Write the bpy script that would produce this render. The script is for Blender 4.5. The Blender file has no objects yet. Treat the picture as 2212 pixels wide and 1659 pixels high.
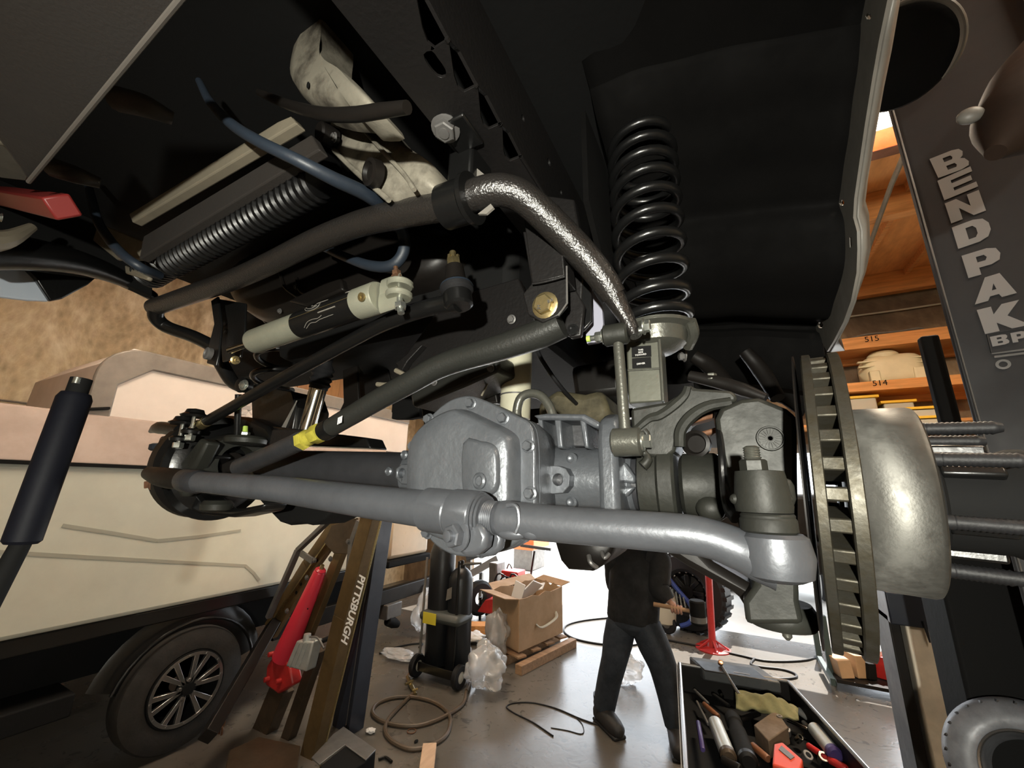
import bpy, bmesh, math, random
from mathutils import Vector, Matrix, geometry
random.seed(7)
SC = bpy.context.scene
COL = SC.collection
V = Vector
# ------------------------------------------------------------------ camera
F = 864.0
YAW, PITCH, ROLL = math.radians(28), math.radians(14.5), math.radians(1.0)
CAMP = V((0, 0, 1.9))
RM = Matrix.Rotation(YAW, 3, 'Z') @ Matrix.Rotation(math.pi/2 + PITCH, 3, 'X') @ Matrix.Rotation(ROLL, 3, 'Z')
cd = bpy.data.cameras.new('camera'); cam = bpy.data.objects.new('camera', cd); COL.objects.link(cam)
cd.sensor_width = 36.0; cd.lens = F/2212*36.0; cd.clip_start = 0.02; cd.clip_end = 200
cam.matrix_world = Matrix.Translation(CAMP) @ RM.to_4x4()
SC.camera = cam
# ------------------------------------------------------------------ view, world, lights
SC.view_settings.view_transform = 'Standard'; SC.view_settings.look = 'None'
SC.view_settings.gamma = 1.0; SC.view_settings.use_curve_mapping = False
SC.view_settings.exposure = 0.0
W = bpy.data.worlds.new('world'); SC.world = W; W.use_nodes = True
bg = W.node_tree.nodes['Background']; bg.inputs[0].default_value = (0.86, 0.93, 1.0, 1); bg.inputs[1].default_value = 6.0
def lamp(name, kind, loc, aim, energy, color, **kw):
    ld = bpy.data.lights.new(name, kind); ld.energy = energy; ld.color = color
    for k, v in kw.items(): setattr(ld, k, v)
    o = bpy.data.objects.new(name, ld); COL.objects.link(o); o.location = loc
    o.rotation_euler = (V(aim) - V(loc)).to_track_quat('-Z', 'Y').to_euler()
    return o
def cray(px, py): return RM @ V(((px-1106)/F, (829.5-py)/F, -1.0))
def qx(px, py, X): d = cray(px, py); return CAMP + d*(X/d.x)
def qy(px, py, Y): d = cray(px, py); return CAMP + d*(Y/d.y)
def qz(px, py, Z=0.0): d = cray(px, py); return CAMP + d*((Z-CAMP.z)/d.z)
def qd(px, py, D): return CAMP + cray(px, py)*D
# hand-held work light, above and to the left of the lens, behind it
WL = CAMP + RM @ V((-0.17, 0.17, 0.55))
lamp('work_light', 'SPOT', WL, qd(1000, 1340, 1.0), 170, (1.0, 0.975, 0.86), spot_size=math.radians(128), spot_blend=0.85, shadow_soft_size=0.02)
# daylight portal in the bay door (guides the sky's own light, adds none)
pl = lamp('door_portal', 'AREA', (-1.0, 7.1, 1.25), (-1.0, 0, 1.25), 1, (1, 1, 1), shape='RECTANGLE', size=7.2, size_y=2.5)
pl.data.cycles.is_portal = True
sun = lamp('sun', 'SUN', (0, 30, 20), (-3, 16, 0), 17.0, (1.0, 0.96, 0.9), angle=0.01)
# ------------------------------------------------------------------ materials
MATS = {}
def mat(name, col, rough=0.5, metal=0.0, bump=0.0, bscale=60.0, var=0.0, vscale=6.0, col2=None, emit=0, coat=0, alpha=1, trans=0, thr=None, stretch=None, detail=6, spec=None, aniso=0):
    if name in MATS: return MATS[name]
    m = bpy.data.materials.new(name); m.use_nodes = True; nt = m.node_tree; N = nt.nodes; L = nt.links
    b = N['Principled BSDF']
    b.inputs['Base Color'].default_value = (*col, 1); b.inputs['Roughness'].default_value = rough; b.inputs['Metallic'].default_value = metal
    if spec is not None: b.inputs['Specular IOR Level'].default_value = spec
    if aniso:
        b.inputs['Anisotropic'].default_value = aniso; tg = N.new('ShaderNodeTangent'); tg.direction_type = 'RADIAL'; tg.axis = 'X'; L.new(tg.outputs[0], b.inputs['Tangent'])
    if coat: b.inputs['Coat Weight'].default_value = coat; b.inputs['Coat Roughness'].default_value = 0.15
    if alpha < 1: b.inputs['Alpha'].default_value = alpha
    if trans: b.inputs['Transmission Weight'].default_value = trans
    if emit: b.inputs['Emission Color'].default_value = (*col, 1); b.inputs['Emission Strength'].default_value = emit
    tc = N.new('ShaderNodeTexCoord'); src = tc.outputs['Object']
    if stretch:
        mp = N.new('ShaderNodeMapping'); L.new(src, mp.inputs[0]); mp.inputs['Scale'].default_value = stretch; src = mp.outputs[0]
    if col2 is not None or var:
        n = N.new('ShaderNodeTexNoise'); n.inputs['Scale'].default_value = vscale; n.inputs['Detail'].default_value = detail; n.inputs['Roughness'].default_value = 0.65
        L.new(src, n.inputs['Vector'])
        r = N.new('ShaderNodeValToRGB'); lo, hi = thr or (0.35, 0.65)
        r.color_ramp.elements[0].position = lo; r.color_ramp.elements[1].position = hi
        c2 = col2 if col2 is not None else tuple(c*(1-var) for c in col)
        r.color_ramp.elements[0].color = (*c2, 1); r.color_ramp.elements[1].color = (*col, 1)
        L.new(n.outputs['Fac'], r.inputs[0]); L.new(r.outputs[0], b.inputs['Base Color'])
        mr = N.new('ShaderNodeMapRange'); L.new(n.outputs['Fac'], mr.inputs[0]); mr.inputs[1].default_value = 0.3; mr.inputs[2].default_value = 0.7
        mr.inputs[3].default_value = min(1, rough*1.25); mr.inputs[4].default_value = rough*0.85
        L.new(mr.outputs[0], b.inputs['Roughness'])
    if bump:
        n2 = N.new('ShaderNodeTexNoise'); n2.inputs['Scale'].default_value = bscale; n2.inputs['Detail'].default_value = 4
        L.new(src, n2.inputs['Vector']); bp = N.new('ShaderNodeBump'); bp.inputs['Strength'].default_value = bump; bp.inputs['Distance'].default_value = 0.004
        L.new(n2.outputs['Fac'], bp.inputs['Height']); L.new(bp.outputs[0], b.inputs['Normal'])
    MATS[name] = m
    return m
M = dict(
 axle=mat('axle_grey_paint', (0.115, 0.124, 0.138), 0.36, 0.45, 0.32, 75, 0.2, 30),
 tie=mat('tie_rod_grey_paint', (0.115, 0.122, 0.137), 0.36, 0.5, 0.16, 70, 0.22, 14),
 tube=mat('dark_tube_paint', (0.034, 0.035, 0.039), 0.38, 0.2, 0.15, 90, 0.3, 14),
 cast=mat('knuckle_casting', (0.023, 0.0235, 0.0195), 0.50, 0.1, 0.22, 60, 0.4, 16, spec=.32),
 black=mat('black_satin_paint', (0.005, 0.005, 0.005), 0.30, 0.0, 0.08, 120),
 blackm=mat('black_matte', (0.006, 0.006, 0.006), 0.8, 0.0, 0.2, 50, spec=.15),
 hammer=mat('black_hammered_paint', (0.016, 0.0142, 0.013), 0.28, 0.1, 0.4, 260, spec=.9),
 frame=mat('frame_coating', (0.010, 0.009, 0.0088), 0.42, 0.1, 0.2, 120, 0.35, 8, spec=.4),
 trackm=mat('track_bar_powdercoat', (0.021, 0.0215, 0.019), 0.38, 0.15, 0.15, 220, 0.2, 10),
 rubber=mat('black_rubber', (0.010, 0.010, 0.011), 0.55, 0, 0.2, 120, spec=.3),
 zinc=mat('zinc_plate', (0.50, 0.52, 0.48), 0.28, 0.9, 0.1, 60, 0.25, 40),
 gold=mat('yellow_zinc', (0.50, 0.40, 0.20), 0.3, 0.9, 0.1, 80, 0.35, 60),
 copper=mat('copper_bolt', (0.50, 0.27, 0.16), 0.3, 0.9),
 alu=mat('stabilizer_silver', (0.30, 0.30, 0.235), 0.36, 0.45, 0.1, 300, 0.12, 20),
 castalu=mat('cast_aluminium', (0.24, 0.22, 0.175), 0.6, 0.3, 0.4, 40, 0.0, 11, col2=(.05, .042, .032), thr=(.36, .56)),
 chrome=mat('chrome_rod', (0.5, 0.5, 0.47), 0.15, 1.0),
 link=mat('link_satin_grey', (0.10, 0.10, 0.085), 0.34, 0.5, 0.15, 200, 0.2, 30),
 rotor=mat('rotor_iron', (0.066, 0.063, 0.053), 0.46, 0.7, 0.10, 160, 0.4, 40, col2=(0.042, 0.036, 0.023)),
 hub=mat('machined_hub', (0.088, 0.086, 0.078), 0.44, 0.8, 0.03, 300, 0.0, 55, col2=(0.05, 0.047, 0.042), thr=(0.24, 0.40), aniso=.85),
 rust=mat('rusty_iron', (0.17, 0.075, 0.035), 0.7, 0.2, 0.6, 90, 0.5, 40),
 yellow=mat('yellow_nut', (0.62, 0.55, 0.08), 0.35, 0.3, 0.1, 60, 0.3, 50),
 green=mat('green_marked_stud', (0.45, 0.62, 0.12), 0.4, 0.2),
 bluehose=mat('blue_hose', (0.015, 0.022, 0.033), 0.5, 0, 0.15, 80, 0.25, 12),
 redp=mat('red_paint', (0.42, 0.022, 0.02), 0.4, 0, 0.05, 60, 0.25, 14),
 pinkred=mat('red_ram_paint', (0.52, 0.025, 0.045), 0.35, 0.0),
 skid=mat('skid_plate', (0.027, 0.023, 0.0205), 0.6, 0.1, 0.15, 200, 0.25, 5),
 cream=mat('cream_body_paint', (0.18, 0.168, 0.148), 0.45, 0, 0.05, 40, 0.2, 12),
 liner=mat('wheel_well_liner', (0.003, 0.0027, 0.0025), 0.85, 0, 0.3, 16, 0.5, 4, spec=.12),
 engine=mat('engine_brown_black', (0.009, 0.0075, 0.0065), 0.42, 0.1, 0.2, 20, 0.35, 6, spec=.3),
 beige=mat('beige_plastic', (0.19, 0.165, 0.12), 0.6, 0, 0.05, 30, 0.2, 10),
 slate=mat('lift_slate_paint', (0.020, 0.020, 0.023), 0.55, 0, 0.05, 80, 0.15, 3),
 lettering=mat('lettering_grey', (0.27, 0.265, 0.265), 0.6),
 white=mat('white_print', (0.75, 0.74, 0.72), 0.6),
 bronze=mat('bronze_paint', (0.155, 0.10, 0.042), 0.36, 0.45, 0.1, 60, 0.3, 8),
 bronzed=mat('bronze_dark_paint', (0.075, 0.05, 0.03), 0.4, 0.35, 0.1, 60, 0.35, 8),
 navy=mat('navy_steel', (0.022, 0.026, 0.038), 0.38, 0.2, 0.05, 60, 0.2, 6),
 steel=mat('grey_steel', (0.16, 0.155, 0.15), 0.45, 0.5, 0.1, 60, 0.25, 10),
 trailer=mat('trailer_cream_gelcoat', (0.56, 0.555, 0.465), 0.45, 0, 0.04, 6, 0.1, 3),
 tarp=mat('trailer_tan_band', (0.34, 0.27, 0.235), 0.7, 0, 0.25, 5, 0.2, 4),
 panel=mat('trailer_upper_panel', (0.62, 0.55, 0.50), 0.55, 0, 0.05, 5, 0.1, 3),
 trim=mat('trailer_grey_trim', (0.20, 0.175, 0.15), 0.5, 0.2, 0.05, 30, 0.2, 8),
 print_=mat('trailer_grey_print', (0.26, 0.235, 0.225), 0.6),
 tyre=mat('tyre_rubber', (0.016, 0.0135, 0.011), 0.75, 0, 0.3, 60, 0.3, 8),
 alloy=mat('machined_alloy', (0.42, 0.41, 0.40), 0.25, 0.9),
 card=mat('cardboard', (0.42, 0.27, 0.15), 0.8, 0, 0.1, 40, 0.15, 6),
 wood=mat('pallet_wood', (0.36, 0.21, 0.11), 0.75, 0, 0.2, 40, 0.35, 5, stretch=(1, 6, 6)),
 lumber=mat('orange_lumber', (0.74, 0.33, 0.10), 0.65, 0, 0.2, 30, 0.3, 4, stretch=(0.6, 8, 8)),
 ply=mat('orange_plywood', (0.82, 0.38, 0.12), 0.7, 0, 0.1, 20, 0.22, 3, stretch=(4, 1, 1)),
 beam=mat('dark_beam', (0.17, 0.06, 0.025), 0.7, 0, 0.2, 20, 0.3, 5),
 plastic=mat('clear_plastic_bag', (0.85, 0.85, 0.85), 0.18, 0, 0.9, 22, 0.1, 9, trans=.55, alpha=.75),
 tank=mat('tank_polyethylene', (0.72, 0.64, 0.42), 0.5, 0, 0.05, 20, 0.1, 5),
 tote=mat('tote_grey_plastic', (0.42, 0.40, 0.33), 0.6),
 lid=mat('tote_yellow_lid', (0.75, 0.45, 0.03), 0.5),
 cyl=mat('gas_cylinder_black', (0.012, 0.013, 0.015), 0.4, 0.1, 0.1, 30, 0.3, 6),
 strap=mat('strap_tape', (0.05, 0.055, 0.05), 0.5),
 ylabel=mat('yellow_label', (0.75, 0.62, 0.05), 0.6),
 hosebr=mat('welding_hose', (0.10, 0.07, 0.045), 0.5, 0, 0.1, 60, 0.25, 9),
 denim=mat('dark_denim', (0.022, 0.028, 0.038), 0.85, 0, 0.5, 60, 0.35, 12),
 hoodie=mat('black_hoodie', (0.009, 0.009, 0.010), 0.9, 0, 0.4, 40, 0.3, 10),
 boot=mat('black_boot', (0.012, 0.011, 0.011), 0.6, 0, 0.3, 40),
 skin=mat('skin', (0.36, 0.19, 0.13), 0.55),
 hair=mat('dark_hair', (0.015, 0.011, 0.009), 0.6, 0, 0.6, 80),
 blue=mat('blue_frame_paint', (0.03, 0.06, 0.26), 0.4, 0.1),
 rag=mat('olive_glove_fabric', (0.15, 0.14, 0.06), 0.9, 0, 0.6, 30, 0.3, 14),
 toolgrey=mat('tool_case_grey', (0.065, 0.068, 0.07), 0.5, 0, 0.15, 60, 0.3, 8),
 silvercan=mat('silver_can', (0.52, 0.54, 0.52), 0.35, 0.5, 0.05, 40, 0.2, 10),
 brownobj=mat('brown_dull_leather', (0.030, 0.017, 0.011), 0.7, 0, 0.2, 16, 0.35, 6, spec=.2),
 orange=mat('orange_equipment', (0.62, 0.13, 0.03), 0.5),
 whitepost=mat('scuffed_white_post', (0.72, 0.67, 0.56), 0.5, 0.1, 0.1, 20, 0.35, 4),
 bumper=mat('bluish_white_paint', (0.50, 0.56, 0.64), 0.4),
 teal=mat('teal_rack_paint', (0.03, 0.05, 0.05), 0.5),
 tyreg=mat('shiny_grey_tyre', (0.17, 0.18, 0.20), 0.42, 0.1, 0.2, 60, 0.4, 16),
 brownwood=mat('brown_tool_handle', (0.16, 0.06, 0.025), 0.5),
 darkred=mat('tow_hook_red', (0.17, 0.016, 0.014), 0.45),
 conduitm=mat('conduit_black', (0.003, 0.003, 0.0032), 0.38, 0, 0.1, 60, spec=.35),
 purple=mat('purple_can', (0.045, 0.03, 0.11), 0.4),
 lampglass=mat('lit_lamp_lens', (1.0, 0.93, 0.78), 0.5, emit=30),
)
# ------------------------------------------------------------------ mesh helpers
ROOT = {}
def setp(o, label=None, cat=None, group=None, kind=None):
    if label: o['label'] = label
    if cat: o['category'] = cat
    if group: o['group'] = group
    if kind: o['kind'] = kind
    return o
def thing(name, label, cat, loc=(0, 0, 0), group=None):
    o = bpy.data.objects.new(name, None); o.empty_display_size = 0.05; COL.objects.link(o); o.location = loc
    ROOT[o.name] = V(loc)
    return setp(o, label, cat, group)
def basis(ax, up=None):
    ax = V(ax).normalized(); up = V(up) if up is not None else (V((0, 0, 1)) if abs(ax.z) < 0.9 else V((0, 1, 0)))
    x = up.cross(ax)
    if x.length < 1e-6: x = V((1, 0, 0)).cross(ax)
    x.normalize(); return x, ax.cross(x), ax
def spl(pts, k=6, closed=False):
    P = [V(p) for p in pts]; n = len(P); out = []
    for i in range(n if closed else n-1):
        a, b, c, d = (P[(i-1) % n] if closed or i else P[0]*2-P[1]), P[i], P[(i+1) % n], (P[(i+2) % n] if closed or i+2 < n else P[-1]*2-P[-2])
        for j in range(k):
            t = j/k
            out.append(0.5*((2*b)+(c-a)*t+(2*a-5*b+4*c-d)*t*t+(3*b-a-3*c+d)*t**3))
    if not closed: out.append(P[-1])
    return out
def lerpl(r, n):
    if not isinstance(r, (list, tuple)): return [r]*n
    if len(r) == n: return list(r)
    o = []
    for i in range(n):
        t = i/(n-1)*(len(r)-1); j = min(int(t), len(r)-2); o.append(r[j]+(r[j+1]-r[j])*(t-j))
    return o
class MB:
    def __init__(s): s.v = []; s.f = []
    def add(s, vs, fs):
        o = len(s.v); s.v += [V(a) for a in vs]; s.f += [[o+i for i in q] for q in fs]; return s
    def tube(s, pts, r, n=12, cap=True, closed=False, flat=None, up=None):
        P = [V(p) for p in pts]; m = len(P); R = lerpl(r, m); FL = lerpl(flat, m) if flat is not None else [1]*m
        tn = []
        for i in range(m):
            a = P[(i-1) % m] if closed or i else P[0]; b = P[(i+1) % m] if closed or i < m-1 else P[-1]
            t = b-a; tn.append(t.normalized() if t.length > 1e-9 else V((0, 0, 1)))
        x, y, _ = basis(tn[0], up); vs = []
        for i in range(m):
            x = x-tn[i]*x.dot(tn[i]); x.normalize(); y = tn[i].cross(x)
            for k in range(n):
                a = 2*math.pi*k/n; vs.append(P[i]+(x*math.cos(a)+y*(math.sin(a)*FL[i]))*R[i])
        fs = []
        for i in range(m if closed else m-1):
            for k in range(n):
                a, b = i*n, ((i+1) % m)*n; fs.append([a+k, a+(k+1) % n, b+(k+1) % n, b+k])
        if cap and not closed: fs.append(list(range(n))[::-1]); fs.append([(m-1)*n+k for k in range(n)])
        return s.add(vs, fs)
    def cyl(s, a, b, r, r2=None, n=16): return s.tube([a, b], [r, r if r2 is None else r2], n)
    def lathe(s, o, ax, prof, n=32, a0=0, a1=2*math.pi, up=None):
        x, y, z = basis(ax, up); o = V(o); full = abs(a1-a0-2*math.pi) < 1e-6; c = n if full else n+1
        vs = []
        for h, r in prof:
            for k in range(c):
                t = a0+(a1-a0)*k/n; vs.append(o+z*h+(x*math.cos(t)+y*math.sin(t))*r)
        fs = []
        for i in range(len(prof)-1):
            for k in range(n):
                k2 = (k+1) % c; fs.append([i*c+k, i*c+k2, (i+1)*c+k2, (i+1)*c+k])
        if full and prof[0][1] > 1e-5: fs.append(list(range(c))[::-1])
        if full and prof[-1][1] > 1e-5: fs.append([(len(prof)-1)*c+k for k in range(c)])
        return s.add(vs, fs)
    def ring(s, o, ax, ro, ri, h0, h1, n=32, up=None):
        return s.lathe2(o, ax, [(h0, ri), (h0, ro), (h1, ro), (h1, ri)], n, up)
    def lathe2(s, o, ax, prof, n=32, up=None):
        x, y, z = basis(ax, up); o = V(o); vs = []; m = len(prof)
        for h, r in prof:
            for k in range(n):
                t = 2*math.pi*k/n; vs.append(o+z*h+(x*math.cos(t)+y*math.sin(t))*r)
        fs = [[i*n+k, i*n+(k+1) % n, ((i+1) % m)*n+(k+1) % n, ((i+1) % m)*n+k] for i in range(m) for k in range(n)]
        return s.add(vs, fs)
    def box(s, c, size, m=None):
        c = V(c); vs = []
        for i in (-.5, .5):
            for j in (-.5, .5):
                for k in (-.5, .5):
                    p = V((i*size[0], j*size[1], k*size[2])); vs.append(c+((m @ p) if m else p))
        return s.add(vs, [[0, 1, 3, 2], [4, 6, 7, 5], [0, 4, 5, 1], [2, 3, 7, 6], [0, 2, 6, 4], [1, 5, 7, 3]])
    def box2(s, a, b): a, b = V(a), V(b); return s.box((a+b)/2, b-a)
    def bar(s, a, b, w, h, up=None, w2=None, h2=None):
        a, b = V(a), V(b); x, y, z = basis(b-a, up); vs = []
        for p, ww, hh in ((a, w, h), (b, w2 or w, h2 or h)):
            for i, j in ((-1, -1), (1, -1), (1, 1), (-1, 1)): vs.append(p+x*(i*ww/2)+y*(j*hh/2))
        return s.add(vs, [[3, 2, 1, 0], [4, 5, 6, 7], [0, 1, 5, 4], [1, 2, 6, 5], [2, 3, 7, 6], [3, 0, 4, 7]])
    def prism(s, pts, vec):
        P = [V(p) for p in pts]; n = len(P); vec = V(vec)
        nn = geometry.normal(P) if n > 2 else V((0, 0, 1))
        if nn.dot(vec) > 0: P = P[::-1]
        return s.add(P+[p+vec for p in P], [list(range(n)), [2*n-1-i for i in range(n)]]+[[(i+1) % n, i, n+i, n+(i+1) % n] for i in range(n)])
    def plate(s, outer, holes, vec):
        vec = V(vec); loops = [[V(p) for p in outer]]+[[V(p) for p in h] for h in holes]
        flat = [p for l in loops for p in l]; tri = geometry.tessellate_polygon(loops); n = len(flat)
        fs = [list(t) for t in tri]+[[n+t[2], n+t[1], n+t[0]] for t in tri]; o = 0
        for l in loops:
            m = len(l); fs += [[o+i, o+(i+1) % m, n+o+(i+1) % m, n+o+i] for i in range(m)]; o += m
        return s.add(flat+[p+vec for p in flat], fs)
    def sph(s, c, r, nu=16, nv=10, sc=(1, 1, 1), m=None):
        c = V(c); vs = []; 
        for i in range(nv+1):
            t = math.pi*i/nv
            for k in range(nu):
                a = 2*math.pi*k/nu; p = V((math.sin(t)*math.cos(a)*sc[0], math.sin(t)*math.sin(a)*sc[1], math.cos(t)*sc[2]))*r
                vs.append(c+((m @ p) if m else p))
        return s.add(vs, [[i*nu+k, (i+1)*nu+k, (i+1)*nu+(k+1) % nu, i*nu+(k+1) % nu] for i in range(nv) for k in range(nu)])
    def helix(s, c, ax, R, pitch, turns, r, n=10, ph=0, k=24, R2=None):
        x, y, z = basis(ax); c = V(c); P = []; m = int(turns*k); 
        for i in range(m+1):
            t = i/k; a = 2*math.pi*t+ph; rr = R if R2 is None else R+(R2-R)*i/m
            P.append(c+z*(pitch*t)+(x*math.cos(a)+y*math.sin(a))*rr)
        return s.tube(P, r, n)
    def grid(s, fn, nu, nv, thick=None):
        vs = [fn(i/nu, j/nv) for i in range(nu+1) for j in range(nv+1)]
        return s.add(vs, [[i*(nv+1)+j, (i+1)*(nv+1)+j, (i+1)*(nv+1)+j+1, i*(nv+1)+j+1] for i in range(nu) for j in range(nv)])
    def hexn(s, c, ax, r, h, ph=0):
        x, y, z = basis(ax); c = V(c); n = 6; pr = [(0, r*.96), (h*.12, r), (h*.86, r), (h, r*.86)]; vs = []
        for hh, rr in pr:
            for k in range(n):
                a = 2*math.pi*k/n+ph; vs.append(c+z*hh+(x*math.cos(a)+y*math.sin(a))*rr)
        fs = [[i*n+k, i*n+(k+1) % n, (i+1)*n+(k+1) % n, (i+1)*n+k] for i in range(3) for k in range(n)]
        return s.add(vs, fs+[list(range(n))[::-1], [3*n+k for k in range(n)]])
    def bolt(s, c, ax, r, h, ph=0, stud=0, flange=True):
        c = V(c); a = V(ax).normalized()
        if flange: s.lathe(c, a, [(0, r*1.35), (h*.16, r*1.35), (h*.26, r*1.1)], 20)
        s.hexn(c+a*(h*.2), a, r, h*.8, ph)
        if stud: s.lathe(c+a*h, a, [(0, r*.5), (stud*.85, r*.5), (stud, r*.38)], 12)
        return s
    def build(s, name, m, parent=None, sm=35, bev=0, label=None, cat=None, group=None, kind=None, sub=0, solid=0, subl=None):
        me = bpy.data.meshes.new(name)
        if parent is not None: o0 = ROOT[parent.name]
        else:
            xs = [p.x for p in s.v]; ys = [p.y for p in s.v]; zs = [p.z for p in s.v]
            o0 = V(((min(xs)+max(xs))/2, (min(ys)+max(ys))/2, min(zs)))
        me.from_pydata([tuple(p-o0) for p in s.v], [], s.f); me.update()
        bm = bmesh.new(); bm.from_mesh(me); bmesh.ops.remove_doubles(bm, verts=bm.verts, dist=1e-6); bmesh.ops.recalc_face_normals(bm, faces=bm.faces); bm.to_mesh(me); bm.free()
        for ml in (m if isinstance(m, (list, tuple)) else [m]): me.materials.append(M[ml] if isinstance(ml, str) else ml)
        if sm: me.polygons.foreach_set('use_smooth', [True]*len(me.polygons)); me.set_sharp_from_angle(angle=math.radians(sm))
        o = bpy.data.objects.new(name, me); COL.objects.link(o)
        if parent is not None: o.parent = parent; ROOT[o.name] = ROOT[parent.name]
        else: o.location = o0; ROOT[o.name] = o0.copy()
        if sub:
            md = o.modifiers.new('sub', 'SUBSURF'); md.levels = sub; md.render_levels = sub
        if solid:
            md = o.modifiers.new('solid', 'SOLIDIFY'); md.thickness = solid
        if bev:
            md = o.modifiers.new('bevel', 'BEVEL'); md.width = bev; md.segments = 2; md.limit_method = 'ANGLE'; md.angle_limit = math.radians(40)
        return setp(o, label, cat, group, kind)
def text(name, s, size, m, org, xdir, ydir, parent, depth=0.001, bold=0.0, shear=0, align='LEFT', sx=1.0, space=1.0):
    cu = bpy.data.curves.new(name, 'FONT'); cu.body = s; cu.size = size; cu.extrude = depth; cu.offset = bold; cu.shear = shear; cu.align_x = align; cu.resolution_u = 4; cu.space_character = space
    to = bpy.data.objects.new(name+'_tmp', cu); COL.objects.link(to); dg = bpy.context.evaluated_depsgraph_get(); dg.update()
    me = bpy.data.meshes.new_from_object(to.evaluated_get(dg)); bpy.data.objects.remove(to); bpy.data.curves.remove(cu)
    x, y = V(xdir).normalized(), V(ydir).normalized(); z = x.cross(y)
    b = MB(); b.v = [V(org)+x*(p.co.x*sx)+y*p.co.y+z*p.co.z for p in me.vertices]; b.f = [list(q.vertices) for q in me.polygons]
    bpy.data.meshes.remove(me)
    return b.build(name, m, parent, sm=0)
def circ(c, ax, r, n=16, up=None, ph=0):
    x, y, z = basis(ax, up); return [V(c)+(x*math.cos(2*math.pi*k/n+ph)+y*math.sin(2*math.pi*k/n+ph))*r for k in range(n)]
def qs(fn, pts, val): return [fn(a, b, val) for a, b in pts]
XA, YA, ZA = V((1, 0, 0)), V((0, 1, 0)), V((0, 0, 1))
# ================================================================== SETTING
CEIL = 4.88
def nodes_floor():
    m = bpy.data.materials.new('concrete_floor'); m.use_nodes = True; nt = m.node_tree; N = nt.nodes; L = nt.links; b = N['Principled BSDF']
    tc = N.new('ShaderNodeTexCoord')
    n1 = N.new('ShaderNodeTexNoise'); n1.inputs['Scale'].default_value = 0.9; n1.inputs['Detail'].default_value = 8; L.new(tc.outputs['Object'], n1.inputs[0])
    r1 = N.new('ShaderNodeValToRGB'); r1.color_ramp.elements[0].position = .3; r1.color_ramp.elements[1].position = .7
    r1.color_ramp.elements[0].color = (.07, .06, .049, 1); r1.color_ramp.elements[1].color = (.145, .132, .115, 1); L.new(n1.outputs['Fac'], r1.inputs[0])
    # flaked, worn coating: small dark curved flecks
    n2 = N.new('ShaderNodeTexNoise'); n2.inputs['Scale'].default_value = 9; n2.inputs['Detail'].default_value = 5; n2.inputs['Distortion'].default_value = 1.8; L.new(tc.outputs['Object'], n2.inputs[0])
    r2 = N.new('ShaderNodeValToRGB'); r2.color_ramp.elements[0].position = .33; r2.color_ramp.elements[1].position = .40
    r2.color_ramp.elements[0].color = (.45, .45, .45, 1); r2.color_ramp.elements[1].color = (1, 1, 1, 1); L.new(n2.outputs['Fac'], r2.inputs[0])
    mx = N.new('ShaderNodeMixRGB'); mx.blend_type = 'MULTIPLY'; mx.inputs[0].default_value = .8; L.new(r1.outputs[0], mx.inputs[1]); L.new(r2.outputs[0], mx.inputs[2]); L.new(mx.outputs[0], b.inputs['Base Color'])
    mr = N.new('ShaderNodeMapRange'); L.new(n1.outputs['Fac'], mr.inputs[0]); mr.inputs[1].default_value = .3; mr.inputs[2].default_value = .7; mr.inputs[3].default_value = .34; mr.inputs[4].default_value = .20
    L.new(mr.outputs[0], b.inputs['Roughness'])
    bp = N.new('ShaderNodeBump'); bp.inputs['Strength'].default_value = .18; bp.inputs['Distance'].default_value = .006; L.new(n2.outputs['Fac'], bp.inputs['Height']); L.new(bp.outputs[0], b.inputs['Normal'])
    return m
def nodes_stain(name, ca, cb, cc, sc):
    m = bpy.data.materials.new(name); m.use_nodes = True; nt = m.node_tree; N = nt.nodes; L = nt.links; b = N['Principled BSDF']; b.inputs['Roughness'].default_value = .85
    tc = N.new('ShaderNodeTexCoord'); mp = N.new('ShaderNodeMapping'); mp.inputs['Scale'].default_value = (1, 1, .55); L.new(tc.outputs['Object'], mp.inputs[0])
    n1 = N.new('ShaderNodeTexNoise'); n1.inputs['Scale'].default_value = sc; n1.inputs['Detail'].default_value = 10; n1.inputs['Roughness'].default_value = .7; n1.inputs['Distortion'].default_value = .6; L.new(mp.outputs[0], n1.inputs[0])
    r = N.new('ShaderNodeValToRGB'); e = r.color_ramp.elements; e[0].position = .36; e[0].color = (*ca, 1); e[1].position = .66; e[1].color = (*cc, 1); k = e.new(.5); k.color = (*cb, 1)
    L.new(n1.outputs['Fac'], r.inputs[0])
    v = N.new('ShaderNodeTexVoronoi'); v.inputs['Scale'].default_value = sc*9; L.new(mp.outputs[0], v.inputs['Vector'])
    mx = N.new('ShaderNodeMixRGB'); mx.blend_type = 'OVERLAY'; mx.inputs[0].default_value = .22; L.new(r.outputs[0], mx.inputs[1]); L.new(v.outputs['Distance'], mx.inputs[2]); L.new(mx.outputs[0], b.inputs['Base Color'])
    return m
M['floor'] = nodes_floor()
M['wallA'] = nodes_stain('stained_concrete', (.34, .265, .165), (.52, .435, .29), (.76, .69, .52), 1.9)
M['wallB'] = nodes_stain('sooty_concrete', (.10, .07, .045), (.17, .12, .075), (.34, .27, .17), 1.0)
M['ground'] = mat('outdoor_concrete', (.62, .60, .56), .8, 0, .1, 8, .15, 1.5)
S = dict(kind='structure')
MB().box2((-6.2, -5, -.2), (5.2, 7.0, 0)).build('floor', 'floor', sm=0, **S)
MB().box2((-16, 7.0, -.2), (16, 45, -.005)).build('ground_outdoor', 'ground', sm=0, **S)
MB().box2((-6.4, -5, 0), (-6.2, 7.2, CEIL)).build('wall_left', 'wallA', sm=0, **S)
MB().box2((5.2, -5, 0), (5.4, 7.2, CEIL)).build('wall_right', 'wallA', sm=0, **S)
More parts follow.
